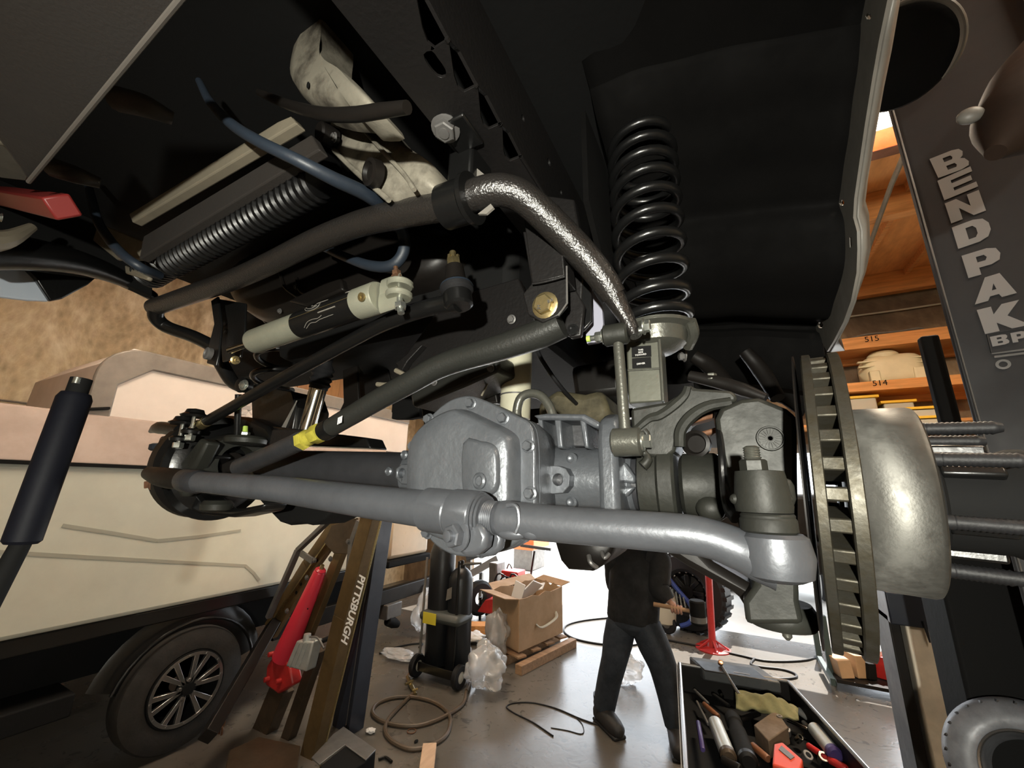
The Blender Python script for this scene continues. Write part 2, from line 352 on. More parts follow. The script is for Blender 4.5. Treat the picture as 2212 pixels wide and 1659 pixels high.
MB().box2((-6.4, -5.2, 0), (5.4, -5, CEIL)).build('wall_front', 'wallA', sm=0, **S)
DX0, DX1, DH = -4.6, 2.45, 2.5
wb = MB(); wb.plate([(-6.2, 7, 0), (DX0, 7, 0), (DX0, 7, DH), (DX1, 7, DH), (DX1, 7, 0), (5.2, 7, 0), (5.2, 7, CEIL), (-6.2, 7, CEIL)], [], (0, .2, 0)); wb.build('wall_back', 'wallB', sm=0, **S)
# bay door frame
tr = MB(); tr.box2((DX0-.02, 6.94, 0), (DX0+.08, 7.0, DH)); tr.box2((DX1-.08, 6.94, 0), (DX1+.02, 7, DH)); tr.box2((DX0, 6.94, DH-.06), (DX1, 7, DH+.06)); tr.build('trim_1', 'steel', sm=0, **S)
ceil = MB().box2((-6.4, -5.2, CEIL), (5.4, 7.2, CEIL+.15)).build('ceiling', 'ply', sm=0, **S)
# purlins (beams along X) and joists (along Y) under the plywood deck
yb = [qz(1905, 455, CEIL-.2).y, qz(1895, 312, CEIL-.2).y, qz(2150, 25, CEIL-.2).y]
for i, y in enumerate(sorted(yb+[6.86, -1.2, -3.4])):
    MB().box2((-6.2, y-.06, CEIL-.30), (5.2, y+.06, CEIL-.001)).build('purlin', 'beam' if i in (3,) else 'lumber', ceil, sm=0, bev=.006)
x = -6.0; jj = 0
while x < 5.1:
    MB().box2((x, -5, CEIL-.09), (x+.045, 6.9, CEIL-.002)).build('joist', 'lumber', ceil, sm=0); x += .56
# wooden boards on the left wall
wd = bpy.data.objects['wall_left']
for i in range(9):
    MB().box2((-6.2, 2.95+i*.27, 0), (-6.165-.006*(i % 2), 2.95+i*.27+.262, 4.2)).build('board', mat('fir_board_%d' % (i % 3), (.50-.05*(i % 3), .27-.03*(i % 3), .11), .65, 0, .1, 20, .2, 4, stretch=(8, 8, .7)), wd, sm=0)
# thin conduit along the stained wall
MB().tube(spl([qx(-40, 860, -6.15), qx(60, 872, -6.15), qx(135, 889, -6.15), qx(230, 902, -6.15)], 4), .011, 8).build('conduit', 'cream', label='thin pale conduit along the stained concrete wall', cat='conduit')
# conduit and cable on the back wall
c = MB(); c.tube([qy(1790, 690, 6.96), qy(1940, 670, 6.96), qy(2060, 652, 6.96)], .013, 8); c.build('conduit', 'tote', label='thin grey pipe crossing the sooty wall above the lumber shelf', cat='conduit')
c = MB(); c.tube(spl([qy(1838, 731, 6.66), qy(1875, 722, 6.66), qy(1940, 716, 6.66), qy(1985, 709, 6.66), qy(2000, 716, 6.66)], 6), .014, 8); c.build('cable', 'cream', label='pale cable lying along the top lumber shelf board', cat='cable')
# ceiling pipe
MB().tube([qz(1955, 330, CEIL-.325), qz(1925, 400, CEIL-.325), qz(1868, 560, CEIL-.325)], .022, 8).build('sprinkler_pipe', 'beige', label='thin tan pipe running under the plywood ceiling', cat='pipe')
MB().tube([qz(2085, 45, CEIL-.345), qz(2290, -35, CEIL-.345)], .045, 10).build('overhead_bar', 'steel', label='dark grey bar crossing below the plywood at the top right corner', cat='bar')
# ceiling lamp
lp = qz(1893, 246, CEIL-.38)
fx = thing('ceiling_lamp', 'glowing rectangular ceiling lamp between the fender and the slate post', 'lamp', lp)
MB().box(lp+V((0, 0, .06)), (1.3, .34, .06)).build('housing', 'white', fx, sm=0)
MB().box(lp+V((0, 0, 0)), (1.22, .28, .06)).build('lens', 'lampglass', fx, sm=0)
def ceiling_lamp_light(loc, e): 
    lamp('ceiling_lamp_uplight', 'AREA', V(loc)+V((0, 0, .16)), V(loc)+ZA, e*.8, (1.0, .84, .62), shape='RECTANGLE', size=1.2, size_y=.28)
    return lamp('ceiling_lamp_light', 'AREA', loc, V(loc)-ZA, e, (1.0, .84, .62), shape='RECTANGLE', size=1.2, size_y=.28)
ceiling_lamp_light(lp-V((0, 0, .06)), 170)
for (x, y, e, lb_) in ((-2.6, .9, 42, 'added unseen lamp lighting the rear end of the camper trailer'), (-2.7, 3.9, 48, 'added unseen lamp lighting the nose of the camper trailer'), (2.1, .3, 36, 'added unseen lamp lighting from right of the slate lift post')):  # unseen lamps added to brighten the trailer side and the lift post area
    c = V((x, y, CEIL-.38)); fx2 = thing('ceiling_lamp', lb_, 'lamp', c, 'added fill lamps')
    MB().box(c+V((0, 0, .06)), (1.3, .34, .06)).build('housing', 'white', fx2, sm=0); MB().box(c, (1.22, .28, .06)).build('lens', 'lampglass', fx2, sm=0)
    ceiling_lamp_light(c-V((0, 0, .06)), e)
# ------------------------------------------------------------------ shelf over the bay door
def shelf_board(z, t, num, lab):
    r = thing('lumber_shelf', lab, 'shelf', (2.2, 6.6, z))
    MB().box2((.9, 6.42, z), (3.4, 6.47, z+t)).build('front_board', 'lumber', r, sm=0, bev=.004)
    MB().box2((.9, 6.47, z), (3.4, 6.98, z+.02)).build('deck', 'lumber', r, sm=0)
    MB().box2((.9, 6.90, z-.09), (3.4, 6.98, z)).build('ledger_board', 'lumber', r, sm=0, bev=.004)
    px = {'515': 1868, '514': 1885}[num]; py = {'515': 735, '514': 830}[num]
    text('number_print', num, .10, 'blackm', qy(px, py+4, 6.416), XA, ZA, r, .001)
    return r
zs1 = qy(1920, 746, 6.42).z; zs2 = qy(1920, 841, 6.42).z
shelf_board(zs1, .16, '515', 'orange lumber shelf under the sooty wall, upper of the two numbered boards')
shelf_board(zs2, .12, '514', 'orange lumber shelf board directly under the cream plastic tank')
MB().box2((.9, 6.45, zs2-.42), (3.4, 6.98, zs2-.39)).build('lumber_shelf', 'lumber', sm=0, label='lowest lumber shelf board holding the yellow lidded totes', cat='shelf')
# tank
ta, tb = qy(1850, 790, 6.7), qy(1993, 782, 6.7); tc_ = (ta+tb)/2; tl = (tb-ta).length
tz = zs2+.025; th = qy(1920, 768, 6.7).z-tz
t = thing('water_tank', 'cream plastic tank lying on the lumber shelf above the totes', 'tank', (tc_.x, 6.7, tz))
b = MB(); n = 9
def tankf(u, v):
    a = 2*math.pi*v; e = max(1e-3, 1-abs(2*u-1)**5)**.5
    cx = math.cos(a); cz = math.sin(a); k = (abs(cx)**4+abs(cz)**4)**-.25
    return V((tc_.x+(u-.5)*tl, 6.70+cx*k*e*.22, tz+.03+th*.47+cz*k*e*th*.44))
b.grid(tankf, 18, 28); b.build('tank_body', 'tank', t, sm=60)
MB().lathe((tc_.x-.05, 6.68, tz+th*.9), ZA, [(0, .16), (.05, .16), (.09, .12), (.10, 0)], 20).build('filler_cap', 'tank', t)
for dx in (-.22, .2): MB().box2((tc_.x+dx-.05, 6.455, tz), (tc_.x+dx+.05, 6.70, tz+th*.5)).build('foot_saddle', 'tank', t, bev=.012)
for k in (.62, .76): MB().box2((tc_.x-.36, 6.49, tz+th*k), (tc_.x+.34, 6.56, tz+th*k+.02)).build('rib', 'tank', t, bev=.006)
# totes with yellow lids
for i, (x0, x1, y, Yd, lab) in enumerate(((1805, 1900, 858, 6.5, 'grey tote with yellow lid under the tank shelf, nearest the fender'), (1902, 1982, 866, 6.55, 'grey tote with yellow lid under the tank shelf, nearest the dark post'))):
    a, c = qy(x0, y, Yd), qy(x1, y, Yd); z1 = a.z; z0 = zs2-.385
    r = thing('storage_tote', lab, 'tote', ((a.x+c.x)/2, Yd+.2, z0), 'yellow lidded totes')
    MB().box2((a.x+.03, Yd+.02, z0), (c.x-.03, Yd+.40, z1-.03)).build('tote_body', 'tote', r, bev=.015)
    MB().box2((a.x, Yd, z1-.035), (c.x, Yd+.42, z1)).build('tote_lid', 'lid', r, bev=.008)
for i, (px, py, lab) in enumerate(((1978, 886, 'small yellow lidded box beside the brake hub, upper one'), (2000, 905, 'flat yellow tray edge just above the wheel studs'))):
    c = qy(px, py, 6.3); r = thing('parts_bin', lab, 'bin', c-V((0, 0, .12)))
    MB().box(c-V((0, 0, .07)), (.34, .3, .1)).build('bin_body', 'tote', r, bev=.01); MB().box(c, (.38, .34, .03)).build('bin_lid', 'lid', r, bev=.006)
# ================================================================== TRUCK: AXLE, STEERING, SUSPENSION
H = CAMP.z
def loft(rings, cap=True):
    b = MB(); n = len(rings[0]); vs = [p for r in rings for p in r]
    fs = [[i*n+k, i*n+(k+1) % n, (i+1)*n+(k+1) % n, (i+1)*n+k] for i in range(len(rings)-1) for k in range(n)]
    if cap: fs += [list(range(n)), [(len(rings)-1)*n+k for k in range(n)]]
    return b.add(vs, fs)
def shrink(pts, c, k, dy=0): return [V((c.x+(p.x-c.x)*k, p.y+dy, c.z+(p.z-c.z)*k)) for p in pts]
AXL, AXR = V((-1.5, .70, H+.06)), V((.12, .70, H))
def axc(X, y=.70): t = (X-AXR.x)/(AXL.x-AXR.x); return V((X, y, AXR.z+(AXL.z-AXR.z)*t))
AD = (AXL-AXR).normalized()
axle = thing('front_axle', 'silver grey painted front axle with finned differential cover', 'axle', axc(-.37)-V((0, 0, .14)))
MB().lathe(axc(-.60), AD, [(0, .047), (.02, .045), (.50, .045), (.51, .048), (.54, .048), (.545, .04), (.62, .04)], 32).build('axle_tube', 'tube', axle)
# centre housing
FY = .555
fl = spl([qy(a, b, FY) for a, b in ((897, 985), (902, 945), (922, 908), (962, 870), (1003, 855), (1040, 862), (1105, 893), (1144, 915), (1155, 960), (1156, 1030), (1156, 1095), (1140, 1150), (1090, 1188), (1030, 1203), (970, 1196), (925, 1162), (902, 1105), (897, 1040))], 4, True)
cc = V((sum(p.x for p in fl)/len(fl), FY, sum(p.z for p in fl)/len(fl)))
hs = loft([[p+V((0, .016, 0)) for p in fl], shrink(fl, cc, 1.0, .05), shrink(fl, cc, .93, .10), shrink(fl, cc, .72, .19), shrink(fl, cc, .4, .24)])
hs.build('center_housing', 'axle', axle, sm=50)
cov = MB().prism(fl, (0, .015, 0)).build('cover_flange', 'axle', axle, bev=.003)
bl = spl([qy(a, b, FY) for a, b in ((906, 1000), (914, 952), (944, 914), (985, 888), (1010, 886), (1060, 908), (1112, 936), (1124, 965), (1125, 1030), (1124, 1090), (1104, 1140), (1060, 1168), (1000, 1175), (945, 1155), (914, 1110), (906, 1060))], 4, True)
c2 = qy(1000, 1010, FY)
def domeY(p, k):  # left lobe of the cover bulges further than the right
    lob = max(0, min(1, (c2.x+.03-p.x)/.10)); return -(.030+.014*lob)*k
rg = [bl]
for s_, k in ((.975, .45), (.94, .8), (.88, .97), (.6, 1.0), (.3, 1.0), (.05, 1.0)):
    r_ = shrink(bl, c2, s_); rg.append([V((p.x, FY+domeY(p, k), p.z)) for p in r_])
loft(rg).build('cover_bulge', 'axle', axle, sm=70)
pad = spl([qy(a, b, FY-.03) for a, b in ((1003, 955), (1040, 953), (1066, 960), (1078, 980), (1080, 1020), (1078, 1052), (1064, 1068), (1030, 1074), (1004, 1074))], 3, True)
loft([[p+V((0, .02, 0)) for p in pad], pad, shrink(pad, qy(1035, 1015, FY-.03), .93, -.006), shrink(pad, qy(1035, 1015, FY-.03), .85, -.0075)]).build('cover_pad', 'axle', axle, sm=60)
pg = MB(); pc = qy(1037, 1039, FY-.036); pg.lathe2(pc, (-.2, -1, 0), [(-.006, .0), (-.006, .0125), (.003, .0125), (.005, .0095), (.004, .0065), (-.002, .006), (-.002, 0)], 20); pg.build('fill_plug', 'axle', cov, sm=40)
for i, (a, b) in enumerate(((1018, 872), (928, 906), (895, 964), (1088, 904), (1142, 964), (1146, 1066), (1128, 1150), (1040, 1190), (925, 1150))):
    MB().bolt(qy(a, b, FY), (0, -1, 0), .0078, .011, i*.4).build('cover_bolt', 'axle', cov)
# right neck and left neck of the housing
MB().lathe(axc(-.29), XA, [(0, .062), (.03, .058), (.10, .054), (.15, .054), (.155, .05)], 32).build('housing_neck', 'axle', axle)
MB().lathe(axc(-.46), -XA, [(0, .075), (.03, .066), (.09, .056), (.15, .054), (.155, .047)], 32).build('housing_neck', 'axle', axle)
def tab(px, hole, Y, par=None):
    MB().plate(qs(qy, px, Y), [circ(qy(*hole, Y), YA, .0095, 16)], (0, .03, 0)).build('housing_tab', 'axle', par or axle, bev=.003)
    MB().lathe(qy(*hole, Y+.022), -YA, [(0, .0098), (.004, .0098), (.004, 0)], 16).build('tab_bore', 'tube', par or axle)
tab(((1160, 1006), (1205, 1006), (1222, 1012), (1231, 1028), (1229, 1050), (1216, 1065), (1196, 1067), (1160, 1066)), (1205, 1036), .622)
tab(((898, 1003), (868, 1002), (854, 1012), (853, 1032), (866, 1046), (898, 1048)), (866, 1022), .632)
for a, b in ((1232, 990), (1262, 1036), (1231, 1085), (868, 982), (834, 1018)):
    pc = qy(a, b, .645); MB().lathe(pc+V((0, .02, 0)), -YA, [(0, .010), (.014, .0095), (.017, .006), (.015, .003), (.015, 0)], 14).build('cast_boss', 'axle', axle)
# finned bracket on the housing's top right
t_ = MB().prism(qs(qy, ((1150, 897), (1180, 893), (1262, 894), (1292, 910), (1300, 922), (1285, 925), (1255, 908), (1165, 907)), .635), (0, .10, 0)); t_.build('truss_top', 'axle', axle, bev=.004)
for x0, x1, x2, x3 in ((1196, 1210, 1216, 1203), (1250, 1264, 1272, 1262), (1160, 1170, 1178, 1166)):
    MB().prism(qs(qy, ((x0, 900), (x1, 900), (x2, 968), (x3, 968)), .64), (0, .07, 0)).build('truss_rib', 'axle', axle, bev=.003)
MB().prism(qs(qy, ((1165, 907), (1262, 907), (1290, 965), (1165, 965)), .70), (0, .02, 0)).build('truss_web', 'tube', axle, bev=.003)
MB().tube(spl([qy(a, b, .66) for a, b in ((1118, 905), (1117, 885), (1125, 860), (1145, 850), (1168, 855), (1186, 876), (1196, 903))], 5), .0085, 12).build('breather_hose', 'link', axle)
# spring-seat ear left of the sway link
ear = []
pe = [(.60, H-.055), (.60, H+.075), (.612, H+.105), (.645, H+.118), (.70, H+.118), (.78, H+.10), (.80, H-.02), (.76, H-.07), (.64, H-.075)]
x0 = qy(1290, 1010, .60).x; x1 = qy(1334, 1010, .60).x
MB().prism([V((x0, y, z)) for y, z in pe], (x1-x0, 0, 0)).build('bracket_ear', 'axle', axle, bev=.009)
MB().prism(qs(qy, ((1335, 1000), (1350, 998), (1372, 1030), (1372, 1045), (1340, 1042)), .64), (0, .05, 0)).build('cast_rib', 'axle', axle, bev=.004)
MB().prism(qs(qy, ((1337, 1050), (1372, 1052), (1355, 1072), (1338, 1075)), .64), (0, .05, 0)).build('cast_rib', 'axle', axle, bev=.004)
MB().lathe(axc(-.19), XA, [(0, .045), (.10, .045)], 24).build('tube_stub', 'tube', axle)
# inner C on the camera side
yk = thing('axle_yoke', 'grey green cast axle yoke curving up beside the coil spring perch', 'yoke', axc(-.09)-V((0, 0, .16)))
xf0, xf1 = qy(1372, 1030, .64).x, qy(1458, 1030, .64).x
MB().lathe(axc(xf0), XA, [(0, .060), (.004, .070), (.03, .072), (.034, .078), (xf1-xf0-.004, .078), (xf1-xf0, .074), (xf1-xf0, .05)], 40).build('yoke_flange', 'cast', yk)
MB().prism(qs(qy, ((1366, 962), (1362, 882), (1440, 868), (1478, 845), (1489, 828), (1500, 838), (1580, 843), (1594, 856), (1590, 870), (1556, 868), (1512, 882), (1482, 905), (1466, 935), (1458, 975), (1440, 990), (1380, 985)), .635), (0, .11, 0)).build('upper_arm', 'cast', yk, bev=.010)
MB().tube(spl(qs(qy, ((1372, 930), (1402, 905), (1425, 898), (1452, 880), (1478, 856), (1486, 836)), .637), 4), [.006, .008, .008, .006], 8).build('cast_ridge', 'cast', yk)
MB().tube(spl(qs(qy, ((1468, 965), (1470, 930), (1492, 900), (1528, 878), (1580, 868)), .632), 4), [.008, .009, .007], 8).build('cast_ridge', 'cast', yk)
MB().prism(qs(qy, ((1380, 1100), (1456, 1100), (1476, 1150), (1540, 1215), (1620, 1262), (1650, 1275), (1655, 1330), (1615, 1330), (1600, 1290), (1480, 1222), (1400, 1170)), .655), (0, .09, 0)).build('lower_arm', 'engine', yk, bev=.010)
wr_ = random.Random(4)
MB().tube([qy(1392+8*math.sin(k*.9), 930+k*7, .622)+V((0, wr_.uniform(-.003, .003), 0)) for k in range(12)], [wr_.uniform(.004, .009) for k in range(12)], 8).build('weld_bead', 'cast', yk, sm=60)
# axle shaft inside the yoke
sh = thing('axle_shaft', 'grey axle shaft joint seen inside the cast yoke', 'shaft', axc(0)-V((0, 0, .06)))
xs0 = qy(1466, 1040, .66).x
MB().lathe(axc(xs0), XA, [(0, .042), (.006, .05), (.05, .05), (.058, .045), (.085, .045), (.095, .03)], 28).build('shaft_collar', 'cast', sh)
MB().prism(qs(qy, ((1520, 1000), (1555, 990), (1575, 1050), (1565, 1075), (1525, 1090)), .66), (0, .08, 0)).build('joint_yoke', 'cast', sh, bev=.012)
MB().sph(qy(1535, 1098, .66), .018, 14, 10, (1.1, 1, 1)).build('joint_cap', 'cast', sh)
MB().lathe2(qy(1508, 960, .69), (-.25, -1, 0), [(0, .0), (0, .020), (.012, .021), (.014, .016), (.008, .013), (.008, 0)], 22).build('joint_cross', 'engine', sh)
for a, b, w in ((1512, 900, 34), (1560, 880, 30), (1545, 925, 34)):
    MB().prism(qs(qy, ((a-w, b+8), (a+w, b-12), (a+w+4, b), (a-w+6, b+18)), .695), (0, .03, 0)).build('rusty_piece', 'rust', sh, bev=.003)
MB().tube(spl([qy(1545, 880, .70), qy(1557, 960, .60), qy(1563, 1040, .585), qy(1575, 1095, .57), qy(1592, 1118, .56)], 5), [.0035, .0045, .005, .007, .009], 10).build('sensor_wire', 'black', label='black sensor wire hanging between the yoke and the steering knuckle', cat='wire')
# steering knuckle (camera side)
kn = thing('steering_knuckle', 'dark cast steering knuckle in front of the brake disc', 'knuckle', qy(1680, 1360, .64))
MB().prism(qs(qy, ((1545, 905), (1556, 882), (1600, 862), (1640, 858), (1700, 882), (1722, 900), (1727, 1300), (1738, 1350), (1612, 1350), (1606, 1298), (1632, 1262), (1622, 1225), (1600, 1150), (1572, 1050), (1552, 960)), .62), (0, .10, 0)).build('knuckle_body', 'cast', kn, bev=.006)
st = qy(1664, 947, .619)
MB().lathe2(st, (0, -1, 0), [(0, .0135), (0, .0165), (.003, .0155), (.003, .0142)], 24).build('stamp_ring', 'cast', kn)
for k in range(9):
    a = k*math.pi/9; MB().bar(st+V((math.cos(a)*.0125, -.001, math.sin(a)*.0125)), st-V((math.cos(a)*.0125, .001, math.sin(a)*.0125)), .0016, .0016).build('stamp_spoke', 'cast', kn, sm=0)
bx = qy(1650, 1100, .48); BX, BY = bx.x, .48
def zz(py, px=1650, Y=.48): return qy(px, py, Y).z
MB().lathe((BX, BY, zz(1106)), ZA, [(0, .0245), (.006, .0255), (zz(1030)-zz(1106), .0225), (zz(1018)-zz(1106), .0215), (zz(1016)-zz(1106), .012)], 28).build('steering_arm_boss', 'cast', kn)
MB().prism([V((BX-.02, .49, zz(1030))), V((BX+.03, .49, zz(1030))), V((BX+.03, .49, zz(1095))), V((BX-.02, .49, zz(1095)))], (0, .16, 0)).build('steering_arm', 'cast', kn, bev=.008)
for a in (1588, 1700): MB().sph(qy(a, 1078, .475), .0052, 10, 8).build('cast_bump', 'cast', kn)
tre = thing('castle_nut_stud', 'castle nut and threaded stud on top of the tie rod joint', 'nut', (BX, BY, zz(1018)))
MB().hexn((BX-.004, BY, zz(1019)), ZA, .0125, zz(992)-zz(1019)).build('castle_nut', 'cast', tre)
MB().lathe((BX-.004, BY, zz(992)), ZA, [(0, .007), (.002, .0085)]+[(.002+.0012*k, .0068 if k % 2 else .0078) for k in range(9)]+[(.0135, .005), (.0135, 0)], 18).build('stud', 'link', tre)
# lower ball joint
lb = thing('lower_ball_joint', 'round dark ball joint under the steering knuckle with a grease nipple', 'ball joint', qy(1685, 1390, .67))
pb = qy(1684, 1300, .67); d_ = lambda y: qy(1684, y, .67).z-pb.z
MB().lathe(pb, ZA, [(d_(1356), .018), (d_(1350), .036), (d_(1340), .04), (d_(1322), .041), (d_(1312), .038), (0, .034)], 32).build('joint_housing', 'cast', lb)
MB().lathe(qy(1702, 1383, .665), ZA, [(0, .002), (.004, .0055), (.014, .0055), (.020, .007), (.026, .007)], 14).build('grease_nipple', 'link', lb)
# ------------------------------------------------------------------ tie rod
tr_ = thing('tie_rod', 'long silver grey tie rod spanning the picture below the differential', 'tie rod', qy(1000, 1200, .48))
tl_ = [qy(a, b, .48) for a, b in ((412, 1039), (600, 1056), (800, 1084), (925, 1100))]
MB().tube(tl_, [.0215, .0235, .0255, .026], 28).build('tie_rod_tube', 'tie', tr_)
p0, p1 = qy(415, 1039, .48), qy(350, 1030, .48)
MB().tube([qy(432, 1041, .48), qy(428, 1041, .48), qy(400, 1037, .48), qy(396, 1037, .48)], [.022, .0255, .0255, .022], 24).build('end_sleeve', 'tube', tr_)
MB().tube(spl([qy(400, 1037, .48), qy(370, 1033, .48), qy(345, 1029, .48), qy(322, 1022, .48)], 3), [.022, .024, .022, .016], 18).build('far_rod_end', 'engine', tr_)
MB().tube([qy(a, b, .48) for a, b in ((920, 1099), (924, 1100), (978, 1107), (984, 1108))], [.026, .0305, .0305, .027], 32).build('rod_sleeve', 'tie', tr_)
cl = MB(); cl.tube([qy(a, b, .48) for a, b in ((980, 1107), (984, 1108), (1032, 1114), (1036, 1115))], [.029, .0325, .0325, .030], 32)
cl.build('clamp_band', 'tie', tr_)
ca, cb_ = qy(1000, 1130, .465), qy(1040, 1135, .47)
lug = [qy(a, b, .455) for a, b in ((984, 1128), (1038, 1130), (1052, 1160), (1046, 1185), (1028, 1200), (1005, 1204), (986, 1192), (980, 1165))]
MB().prism(lug, (0, .022, 0)).build('clamp_lug', 'tie', tr_, bev=.006)
MB().prism([p+V((.006, .028, -.004)) for p in lug], (0, .016, 0)).build('clamp_lug', 'tie', tr_, bev=.005)
MB().bolt(qy(992, 1156, .455), (-.25, -1, 0), .0150, .016, .3, stud=.006).build('clamp_bolt', 'tie', tr_)
g = MB()
for i, (a, b) in enumerate(((1034, 1114), (1040, 1115), (1046, 1116))): g.tube([qy(a, b, .48), qy(a+5, b+.6, .48)], .0315-.002*i, 28)
g.build('clamp_washer', 'tie', tr_)
th = []; 
for i in range(19): th.append(qy(1042+i*1.9, 1115.5+i*.2, .48))
MB().tube(th, [.0205 if i % 2 else .0215 for i in range(19)], 28).build('thread', 'tie', tr_)
rp = [(1074, 1119), (1082, 1120), (1092, 1121), (1140, 1126), (1240, 1135), (1340, 1142), (1440, 1150), (1500, 1156), (1550, 1168), (1600, 1188), (1640, 1203), (1672, 1209)]
MB().tube(spl([qy(a, b, .48) for a, b in rp], 4), [.019, .0215, .0235, .022, .021, .0205, .0205, .020, .0195, .020, .023, .027], 32).build('curved_rod', 'tie', tr_)
MB().tube(spl([qy(a, b, .46) for a, b in ((1095, 1092), (1110, 1091), (1119, 1102), (1121, 1130), (1113, 1152))], 3), .0028, 8).build('cast_lump', 'tie', tr_)
MB().sph(qy(1105, 1152, .47), .010, 12, 8, (2.2, 1, .8)).build('cast_lump', 'tie', tr_)
MB().sph(qy(1148, 1150, .47), .009, 12, 8, (1.6, 1, 1)).build('cast_lump', 'tie', tr_)
MB().lathe((BX+.005, BY, zz(1250)), ZA, [(0, .02), (.004, .028), (zz(1200)-zz(1250), .0315), (zz(1158)-zz(1250), .0285), (zz(1150)-zz(1250), .024)], 32).build('rod_eye', 'tie', tr_)
MB().lathe((BX+.002, BY, zz(1150)), ZA, [(0, .022), (.002, .0245), (.012, .0245), (.014, .0232), (zz(1108)-zz(1150)-.002, .0235), (zz(1108)-zz(1150), .022)], 28).build('joint_boot', 'cast', tr_)
# ------------------------------------------------------------------ brake rotor, hub, studs
HX = V((1, -.155, -.048)).normalized(); RC = V((.1038, .70, H)); RR = .190
def at_x(s_): return RC+HX*s_
S1, S2, S3, S4 = .0107, .0275, .040, .108
HB = Matrix((HX, (V((0, 0, 1)).cross(HX)).normalized(), HX.cross((V((0, 0, 1)).cross(HX)).normalized()))).transposed()
rot = thing('brake_disc', 'vented iron brake disc seen edge on with cooling vanes', 'brake disc', RC-V((0, 0, RR)))
MB().lathe2(RC, HX, [(0, .07), (0, RR-.002), (.0015, RR), (S1-.001, RR), (S1, RR-.002), (S1, .07)], 72).build('inner_disc', 'rotor', rot)
MB().lathe2(at_x(S2), HX, [(0, .07), (0, RR-.002), (.0015, RR), (S3-S2-.001, RR), (S3-S2, RR-.002), (S3-S2, .07)], 72).build('outer_disc', 'rotor', rot)
vm = None; NV = 38
for k in range(NV):
    a = 2*math.pi*(k+.5)/NV
    if vm is None:
        b = MB().box((0, 0, RR-.036), (S2-S1+.004, .0145, .062)); vo = b.build('cooling_vane', 'rotor', rot, bev=.003)
        vo.data.transform(Matrix.Translation(ROOT[rot.name])); vm = vo.data
    else:
        vo = bpy.data.objects.new('cooling_vane', vm); COL.objects.link(vo); vo.parent = rot; md = vo.modifiers.new('bevel', 'BEVEL'); md.width = .002; md.segments = 2
    vo.location = at_x((S1+S2)/2)-ROOT[rot.name]; vo.rotation_euler = (HB @ Matrix.Rotation(a, 3, 'X')).to_euler()
ds = MB().lathe2(at_x(-.010), HX, [(0, .05), (0, .150), (.001, .190), (.0025, .190), (.004, .150), (.004, .05)], 64); ds.build('dust_shield', 'engine', label='thin dark dust shield beside the brake disc', cat='dust shield')
hub = thing('wheel_hub', 'bare machined wheel hub drum with threaded studs pointing right', 'hub', at_x(S4)-V((0, 0, .12)))
MB().lathe(at_x(S3-.002), HX, [(0, .09), (0, .1105), (.003, .112), (S4-S3-.006, .112), (S4-S3-.002, .1105), (S4-S3, .107), (S4-S3, .05)], 72).build('hub_drum', 'hub', hub, sm=28)
SE = .085
MB().lathe(at_x(S4-.004), HX, [(0, .066), (.01, .066), (.014, .057), (SE-.02, .056), (SE-.01, .060), (SE, .060), (SE, .048), (SE-.01, .046), (SE-.01, 0)], 40).build('hub_snout', 'blackm', hub)
for k in range(6):
    a = k*math.pi/3+.5; p = at_x(S4+.012)+HB @ V((0, math.cos(a)*.058, math.sin(a)*.058)); MB().box(p+HX*.02, (.05, .014, .012), HB @ Matrix.Rotation(a, 3, 'X')).build('snout_spline', 'black', hub, bev=.003)
for k in range(8):
    a = 2*math.pi*k/8+.26; L0 = .070; pr = [(0, .0078), (.008, .0078)]; nth = 26
    for i in range(nth): pr.append((.008+(L0-.014)*i/nth, .0078 if i % 2 else .0068))
    pr += [(L0-.004, .0062), (L0, .005)]
    MB().lathe(at_x(S4-.002)+HB @ V((0, math.cos(a)*.0855, math.sin(a)*.0855)), HX, pr, 14).build('wheel_stud', 'rubber', hub, sm=50)
# ------------------------------------------------------------------ coil spring and perch
def spring(name, label, base, Rr, wire, pitches, grp=None, mt='black', k=24, ph=0):
    P = []; z = 0; a = ph
    for pt in pitches:
        for i in range(k): P.append(base+V((math.cos(a)*Rr, math.sin(a)*Rr, z))); z += pt/k; a += 2*math.pi/k
    P.append(base+V((math.cos(a)*Rr, math.sin(a)*Rr, z)))
    return MB().tube(P, wire, 12).build(name, mt, label=label, cat='coil spring', sm=60), z
sb = qy(1415, 712, .72)
_, sz = spring('coil_spring', 'black coil spring standing on the square perch in the wheel well', sb+V((0, 0, .005)), .060, .0092, [.030, .050, .053, .051, .048, .044, .040, .037, .034, .032, .030, .030, .03, .03], ph=2.2)
sp = thing('spring_perch', 'square steel spring perch with black stickers under the coil spring', 'perch', qy(1400, 870, .72))
MB().prism(qs(qy, ((1352, 738), (1424, 732), (1432, 866), (1358, 872)), .68), (0, .075, 0)).build('perch_box', mat('perch_satin_grey', (.085, .086, .066), .42, .3, .05, 120, .2, 14), sp, bev=.003)
MB().tube([qy(1424, 733, .678), qy(1432, 866, .678)], .0028, 8).build('weld_bead', 'link', sp); MB().tube([qy(1356, 800, .679), qy(1428, 796, .679)], .0018, 8).build('weld_bead', 'link', sp)
MB().lathe(sb+V((0, 0, -.045)), ZA, [(0, .03), (.012, .050), (.035, .055), (.04, .066), (.046, .066), (.048, .05)], 32).build('spring_seat', 'link', sp)
MB().tube(spl([sb+V((.06, -.02, -.002)), sb+V((.062, .0, -.018)), sb+V((.05, .03, -.03))], 4), .010, 10).build('spring_pigtail', 'link', sp)
